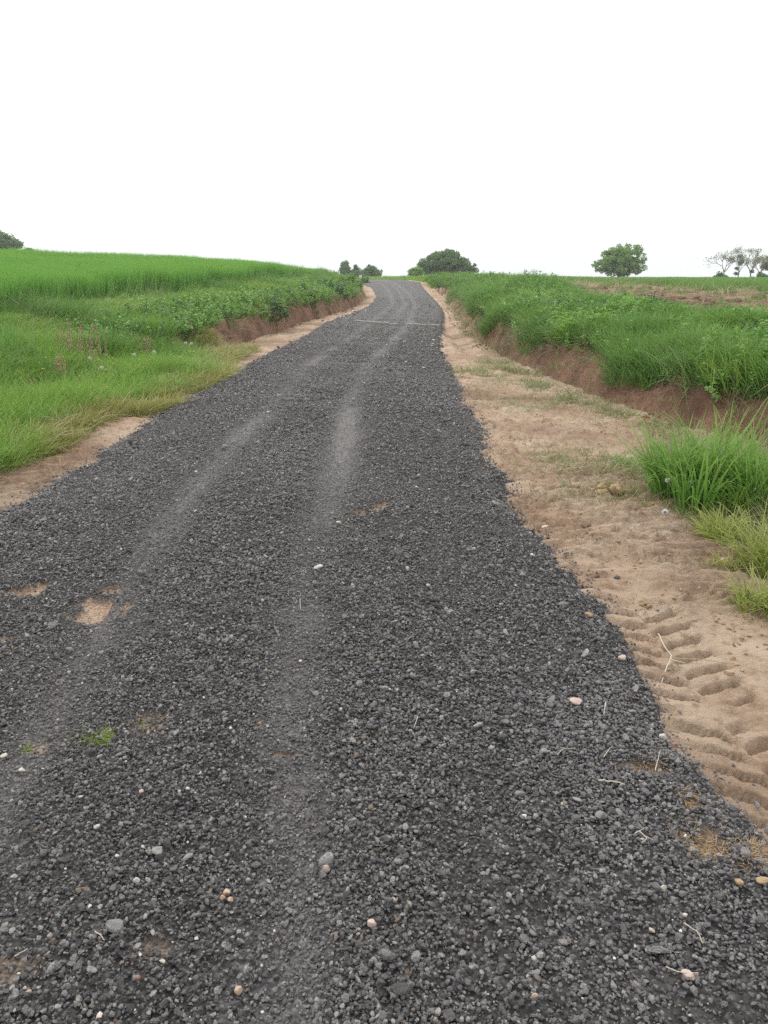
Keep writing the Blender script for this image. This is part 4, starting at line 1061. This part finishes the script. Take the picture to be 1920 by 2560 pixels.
# ------------------------------------------------------------------ stones that stand out
def stone(u, v, wpx, asp, m, label, on_road=True, name='pale_stone', cat='stone', group=None, rz=None):
    p = gp(u, v); d = p[1] * .955 + .45
    w = wpx * .92 / F * d
    z = float(RZ(p[0], p[1])) if on_road else float(H(p[0], p[1]))
    b = rock(rs, 2, 11, (1, .8, asp))
    V = np.concatenate(b.V); b.V = [V / (V[:, 0].max() - V[:, 0].min()) * w]
    o = b.obj(name, M[m], None, (p[0], p[1], z + w * asp * .3 + (.011 if on_road else 0)))
    o.rotation_euler = (rs.normal(0, .2), rs.normal(0, .2), rs.uniform(-.5, .5) if rz is None else rz)
    return tag(o, label, cat, group)
for a in [
    (1241, 1549, 34, .5, 'pink', 'angular pinkish stone alone on the right side of the track'),
    (1430, 1602, 20, .8, 'white', 'egg shaped white stone beside the brick fragment'),
    (705, 1915, 20, .85, 'pink', 'round pink pebble alone near the middle of the track'),
    (803, 2037, 26, .75, 'pink', 'faceted pinkish stone in the lower middle of the track'),
    (851, 1990, 15, 1.0, 'pink', 'pointed pale stone up and right of the faceted pinkish stone'),
    (491, 1966, 20, .9, 'peach', 'peach coloured stone in a tight cluster, upper one'),
    (484, 1978, 16, .7, 'peach', 'peach coloured stone in a tight cluster, lower left one'),
    (500, 1980, 16, .7, 'peach', 'peach coloured stone in a tight cluster, lower right one'),
    (300, 1947, 20, .8, 'white', 'triangular cream stone in the lower left of the track'),
    (215, 1827, 17, .8, 'white', 'white stone with a smooth top above the triangular cream stone'),
    (258, 1888, 13, .8, 'white', 'small cream stone between the smooth white and triangular cream stones'),
    (314, 1871, 12, .9, 'white', 'cream pebble in a close trio, left one'),
    (326, 1874, 9, .8, 'tan', 'tan pebble in a close trio, right one'),
    (1427, 1961, 20, 1.0, 'white', 'bright white upright stone near the lower right corner'),
    (1479, 2151, 36, .55, 'pink', 'large flat pinkish grey stone at the bottom right'),
    (1474, 2017, 16, .6, 'white', 'smooth pale oval pebble below the bright white upright stone'),
    (1150, 2204, 18, .9, 'peach', 'peach pebble cut by the bottom edge, right of centre'),
    (1150, 2118, 14, .8, 'white', 'cream pebble above the peach pebble at the bottom'),
    (1588, 1940, 24, .6, 'tan', 'smooth tan stone near the right edge below the dead moss'),
    (1642, 1932, 34, .5, 'tan', 'large tan stone at the right edge below the dead moss'),
    (355, 2117, 17, .55, 'white', 'white oblong pebble near the bottom left'),
    (519, 2180, 22, .8, 'peach', 'peach stone near the bottom edge, left of centre'),
    (70, 2188, 16, .8, 'peach', 'peach pebble in the bottom left corner'),
    (303, 2155, 14, .8, 'brick', 'rusty orange pebble near the bottom left'),
    (155, 1672, 15, .9, 'pink', 'pinkish white square stone on the left of the track'),
    (51, 1689, 20, .45, 'white', 'flat white stone near the left edge'),
    (12, 1661, 18, .5, 'white', 'pale flat stone touching the left edge'),
    (179, 1756, 15, .6, 'white', 'cream oval stone on the left, above the smooth white one'),
    (310, 1747, 14, .6, 'pink', 'pinkish oval stone right of the cream oval stone'),
    (487, 1716, 15, .8, 'grey', 'whitish grey chip left of the wheel track'),
    (410, 1745, 12, .8, 'white', 'small white stone left of the wheel track'),
    (688, 1248, 27, .4, 'white', 'long white stone lying in the middle of the track'),
    (732, 1146, 13, .6, 'white', 'small rounded white stone below the two soil spots'),
    (668, 1186, 9, .8, 'white', 'white pebble up and left of the long white stone'),
    (588, 1018, 9, .8, 'white', 'white pebble far up the left wheel track'),
    (425, 1035, 9, .7, 'white', 'white pebble on the upper left of the track'),
    (424, 1122, 11, .7, 'white', 'bright white stone on the left side, halfway up'),
    (580, 900, 8, .7, 'white', 'white stone far up the track, left of centre'),
    (900, 1073, 11, .7, 'white', 'white stone far up the track, right of the soil spots'),
    (927, 1074, 8, .5, 'white', 'flat white chip right of the far white stone'),
    (1022, 1210, 10, .8, 'white', 'white pebble on the right side, above the track edge'),
    (926, 1288, 12, .7, 'pink', 'pinkish white pebble right of the track centre'),
    (650, 1448, 10, .5, 'white', 'white flake on the wheel track'),
    (689, 1440, 10, .7, 'grey', 'pale grey pebble right of the white flake'),
    (892, 1492, 18, .8, 'grey', 'rounded grey stone right of the wheel track'),
    (560, 1584, 11, .8, 'tan', 'tan chip left of the wheel track'),
    (737, 1564, 11, .5, 'white', 'small white chip above the right of the wheel track'),
    (152, 1431, 22, .5, 'grey', 'oblong pale grey stone on the left below the soil patch'),
    (154, 1484, 9, 1.0, 'white', 'small upright white stone below the oblong grey one'),
    (568, 1327, 8, .9, 'white', 'tiny white stone left of the track centre'),
    (1344, 1435, 26, .5, 'pink', 'pinkish flat stone on the track edge beside the dry stalks'),
    (1272, 1348, 20, .5, 'tan', 'tan flat stone on the track edge above the tyre marks'),
    (1148, 1226, 14, .6, 'white', 'white stone just inside the right track edge'),
    (1112, 1290, 8, .6, 'white', 'tiny pale stone inside the right track edge'),
    (1120, 1760, 30, .45, 'grey', 'flat grey slab among the dark stone, right of centre'),
    (1291, 1805, 24, .7, 'grey', 'rough grey lump on the lower right of the track'),
    (750, 1742, 16, .7, 'grey', 'grey lump just right of the wheel track'),
    (1172, 1664, 26, .6, 'grey', 'elongated grey stone below the angular pinkish stone')]:
    stone(*a)
stone(1457, 1604, 24, .5, 'brick', 'red brick fragment on the track edge beside the white egg shaped stone', name='brick_fragment', cat='brick piece', rz=-.6)
stone(1178, 1143, 25, .6, 'white', 'large white stone on the edge between track and bare verge', False)
stone(1160, 1166, 13, .5, 'white', 'small white stone just below the large white one on the edge', False)
stone(1577, 1450, 27, .45, 'tan', 'flat tan stone on the bare verge below the long dry stalk', False)
stone(1592, 1432, 12, .5, 'tan', 'small tan stone by the long dry stalk', False)
stone(1561, 1215, 10, .7, 'white', 'tiny white stone on the bare verge', False)
stone(1650, 2088 - 180, 16, .5, 'tan', 'small tan stone beside the large tan stone at the right edge')

def clod(label, u, v, wpx, m, seed, asp=.55, name='earth_clod', cat='clod'):
    p = gp(u, v); d = p[1] * .955 + .45; w = wpx * 1.157 / F * d
    rng = np.random.default_rng(seed); b = MB()
    for k in range(9):
        r_ = rock(rng, 2, 8, (1, .8, .7)); sc = w * rng.uniform(.28, .5)
        b.merge(r_, np.eye(3) * sc, (rng.uniform(-.36, .36) * w, rng.uniform(-.25, .25) * w, sc * .22 + rng.uniform(0, .12) * w * asp))
    o = b.obj(name, M[m], None, (p[0], p[1], float(H(p[0], p[1]))))
    return tag(o, label, cat)
clod('pale crumbly clod of earth on the bare verge', 1308, 1068, 82, 'clod', 131)
clod('small crumbly clod right of the pale one, under the lush grass', 1408, 1100, 34, 'clod', 132)
clod('dark clod left of the pale crumbly clod', 1232, 1058, 44, 'darkclod', 133, .4)
clod('small heap of crumbs on the churned verge beside the track edge', 1395, 1300, 40, 'clod', 134, .35)
clod('dark crumbs of soil below the pale stone on the verge', 1260, 1142, 46, 'darkclod', 135, .25)

# turned clods along the rim of the right bank, and rubble beside the strip across the track
cl = []
for k in range(5):
    rng = np.random.default_rng(140 + k); b = MB()
    for j in range(7):
        r_ = rock(rng, 2, 8, (1, .8, .7)); sc = rng.uniform(.3, .6)
        b.merge(r_, np.eye(3) * sc, (rng.uniform(-.35, .35), rng.uniform(-.25, .25), sc * .2))
    me = b.mesh('clod'); me.materials.append(M['darkclod']); cl.append(me)
for k in range(230):
    y = 9 + 15 * rs.uniform() ** .8
    x = float(RB(y)) - .35 + rs.exponential(1.0)
    s_ = rs.uniform(.14, .42)
    o = obj('turned_clod', cl[k % 5], None, None, (x, y, float(H(x, y)) - .02)); o.scale = (s_, s_, s_ * rs.uniform(.6, 1.1)); o.rotation_euler = (0, 0, rs.uniform(0, 6))
    tag(o, 'dark clod of turned earth on the rim of the right bank', 'clod', 'turned clods along the right bank')
rub = []
for k in range(6):
    me = rock(rs, 2, 9, (1, .8, .5)).mesh('rubble'); me.materials.append(M['white'] if k % 3 else M['grey']); rub.append(me)
def rubble(n, fx, y0, y1, lab, grp, s0, s1):
    for k in range(n):
        y = rs.uniform(y0, y1); x = fx(y)
        s_ = s0 + (s1 - s0) * rs.uniform() ** 2
        o = obj('rubble_stone', rub[k % 6], None, None, (x, y, float(max(RZ(x, y), H(x, y))) + s_ * .22 + .014)); o.scale = (s_, s_, s_); o.rotation_euler = (rs.normal(0, .3), rs.normal(0, .3), rs.uniform(0, 6))
        tag(o, lab, 'stone', grp)
rubble(56, lambda y: float(XL(y)) + rs.normal(.2, .18), 24.3, 32, 'pale rubble stone on the far left edge of the track', 'rubble along the far left edge', .05, .15)
rubble(30, lambda y: float(XR(y)) - abs(rs.normal(0, .25)), 16, 23.8, 'pale rubble stone on the right edge below the strip', 'rubble along the right edge', .03, .085)
rubble(16, lambda y: float(XR(y)) - rs.uniform(.0, 1.2), 23.5, 24.6, 'pale rubble stone at the right end of the strip across the track', 'rubble at the right end of the strip', .03, .08)
rubble(26, lambda y: rs.uniform(-1.6, 1.6), 11, 40, 'pale stone scattered far up the track', 'scattered stones far up the track', .025, .075)

def bar(label, u0, v0, u1, v1, w, hgt, seed):
    p, q = gp(u0, v0), gp(u1, v1)
    L = np.linalg.norm((q - p)[:2]); a = math.atan2(q[1] - p[1], q[0] - p[0]); rng = np.random.default_rng(seed)
    n = 14; b = MB(); V = []
    for k in range(n):
        f = k / (n - 1) * L; wb, zt = rng.normal(0, .006), rng.normal(0, .006)
        V += [(f, -w / 2 + wb, -.05), (f, -w / 2 + wb, hgt - .012 + zt), (f, -w / 2 + .012 + wb, hgt + zt), (f, w / 2 - .012 + wb, hgt + zt), (f, w / 2 + wb, hgt - .012 + zt), (f, w / 2 + wb, -.05)]
    i = np.arange(n - 1)[:, None] * 6 + np.arange(5)[None]
    b.add(V, [np.stack([i, i + 1, i + 7, i + 6], -1).reshape(-1, 4)[:, ::-1], np.array([(0, 1, 4, 5), (1, 2, 3, 4)]), np.array([(0, 5, 4, 1), (1, 4, 3, 2)]) + (n - 1) * 6])
    mx = (p[0] + q[0]) / 2
    o = b.obj('drain_edging', M['strip'], None, (p[0], p[1], float(RZ(mx, (p[1] + q[1]) / 2))))
    o.rotation_euler = (0, 0, a)
    return tag(o, label, 'edging', 'edging strip across the track')
bar('long white edging strip across the left half of the track', 766, 698, 840, 704, .08, .065, 151)
bar('short white edging piece in the middle of the track', 843, 705.5, 860, 706.5, .07, .045, 152)
bar('white edging strip across the right half of the track', 880, 706, 950, 709, .08, .055, 153)

# ------------------------------------------------------------------ dry stalks and twigs
def stalk(label, pts, r, lift=.012, on_road=False, name='dry_stalk', cat='stalk', fork=None, m='twig'):
    rng = np.random.default_rng(int(pts[0][0] * 7 + pts[0][1]))
    def world(L):
        o_ = []
        for u, v in L:
            p = gp(u, v); o_.append((p[0], p[1], float(RZ(p[0], p[1]) if on_road else H(p[0], p[1])) + lift + rng.uniform(0, .006)))
        return np.array(o_)
    P = world(pts); o0 = P[0].copy(); b = MB()
    def fine(P):
        k = np.linspace(0, len(P) - 1, 4 * len(P)); return np.stack([np.interp(k, np.arange(len(P)), P[:, c]) for c in range(3)], 1) + rng.normal(0, r * .22, (len(k), 3))
    def draw(P):
        Q = fine(P) - o0; tube(b, Q, np.linspace(r * .75, r * .4, len(Q)), 5)
    draw(P)
    for f_ in fork or []: draw(world(f_))
    return tag(b.obj(name, M[m], None, tuple(o0)), label, cat)
stalk('forked bleached stalk on the tyre marked verge', [(1422, 1370), (1440, 1398), (1450, 1420), (1446, 1436)], .0035, .02, fork=[[(1450, 1420), (1430, 1462), (1413, 1492)], [(1435, 1362), (1440, 1392)], [(1446, 1428), (1480, 1440)]])
stalk('long dry stalk lying across the verge to the right edge', [(1452, 1424), (1520, 1424), (1590, 1436), (1662, 1460)], .003, .015, m='straw')
stalk('second long stalk lying just below the long dry one', [(1460, 1428), (1560, 1438), (1662, 1448)], .0025, .012, m='straw')
stalk('short straw beside the forked stalk', [(1398, 1446), (1435, 1438), (1470, 1432)], .002, .012, m='straw')
stalk('thin stem upright on the far right verge by the lush grass', [(1540, 1215), (1570, 1280)], .002, .012, m='straw')
stalk('white twig lying on the stones at lower right', [(1289, 1727), (1312, 1729), (1345, 1737)], .0032, .022, True, 'twig', 'twig')
stalk('short pale straw up and left of the white egg shaped stone', [(1305, 1555), (1300, 1582)], .0022, .02, True, 'straw', 'straw')
stalk('thin pale straw on the stones left of the white twig', [(1300, 1680), (1312, 1660), (1320, 1655)], .0016, .02, True, 'straw', 'straw')
stalk('pale straw beside the small tuft at lower right', [(1412, 1690), (1422, 1655)], .002, .02, True, 'straw', 'straw')
stalk('curved pale straw at the bottom left', [(212, 2066), (225, 2074), (233, 2086)], .0018, .022, True, 'straw', 'straw')
stalk('bent grey straws in the lower right, below the dead moss', [(1375, 1845), (1392, 1860), (1380, 1872)], .0018, .022, True, 'straw', 'straw', fork=[[(1365, 1850), (1385, 1838)], [(1390, 1858), (1405, 1862)]])
stalk('straw lying by the large flat pinkish stone', [(1432, 2142), (1460, 2148), (1500, 2151)], .0018, .022, True, 'straw', 'straw')
stalk('straw reaching out of the bottom right corner', [(1470, 2040), (1500, 2062), (1510, 2085)], .0018, .022, True, 'straw', 'straw')
stalk('short straw near the track centre', [(649, 1322), (650, 1342)], .002, .02, True, 'straw', 'straw')
stalk('short straw above the tan pebble near the track centre', [(902, 1583), (893, 1605)], .0018, .02, True, 'straw', 'straw')
stalk('pale straw left of the elongated grey stone', [(1200, 1672), (1212, 1662), (1240, 1655)], .0016, .02, True, 'straw', 'straw')
stalk('fine straw near the bottom left corner', [(40, 2115), (55, 2106), (70, 2102)], .0016, .022, True, 'straw', 'straw')

# ------------------------------------------------------------------ thin summer haze
import bmesh
hb = bmesh.new(); bmesh.ops.create_cube(hb, size=1.0)
hm = bpy.data.meshes.new('haze'); hb.to_mesh(hm); hb.free()
hz = bpy.data.objects.new('haze', hm); C.objects.link(hz)
lo, hi = np.array([-245., -45., -7.5]), np.array([245., 330., 12.])
hz.location = (lo + hi) / 2; hz.scale = hi - lo
mh = bpy.data.materials.new('haze'); mh.use_nodes = True
hn = mh.node_tree.nodes; hn.clear()
pv = hn.new('ShaderNodeVolumePrincipled'); ho = hn.new('ShaderNodeOutputMaterial')
pv.inputs['Color'].default_value = (1, 1, 1, 1); pv.inputs['Density'].default_value = .0009; pv.inputs['Anisotropy'].default_value = .55
mh.node_tree.links.new(pv.outputs[0], ho.inputs['Volume'])
hm.materials.append(mh)
tag(hz, 'thin pale haze in the air over the fields', 'haze', None, 'stuff')
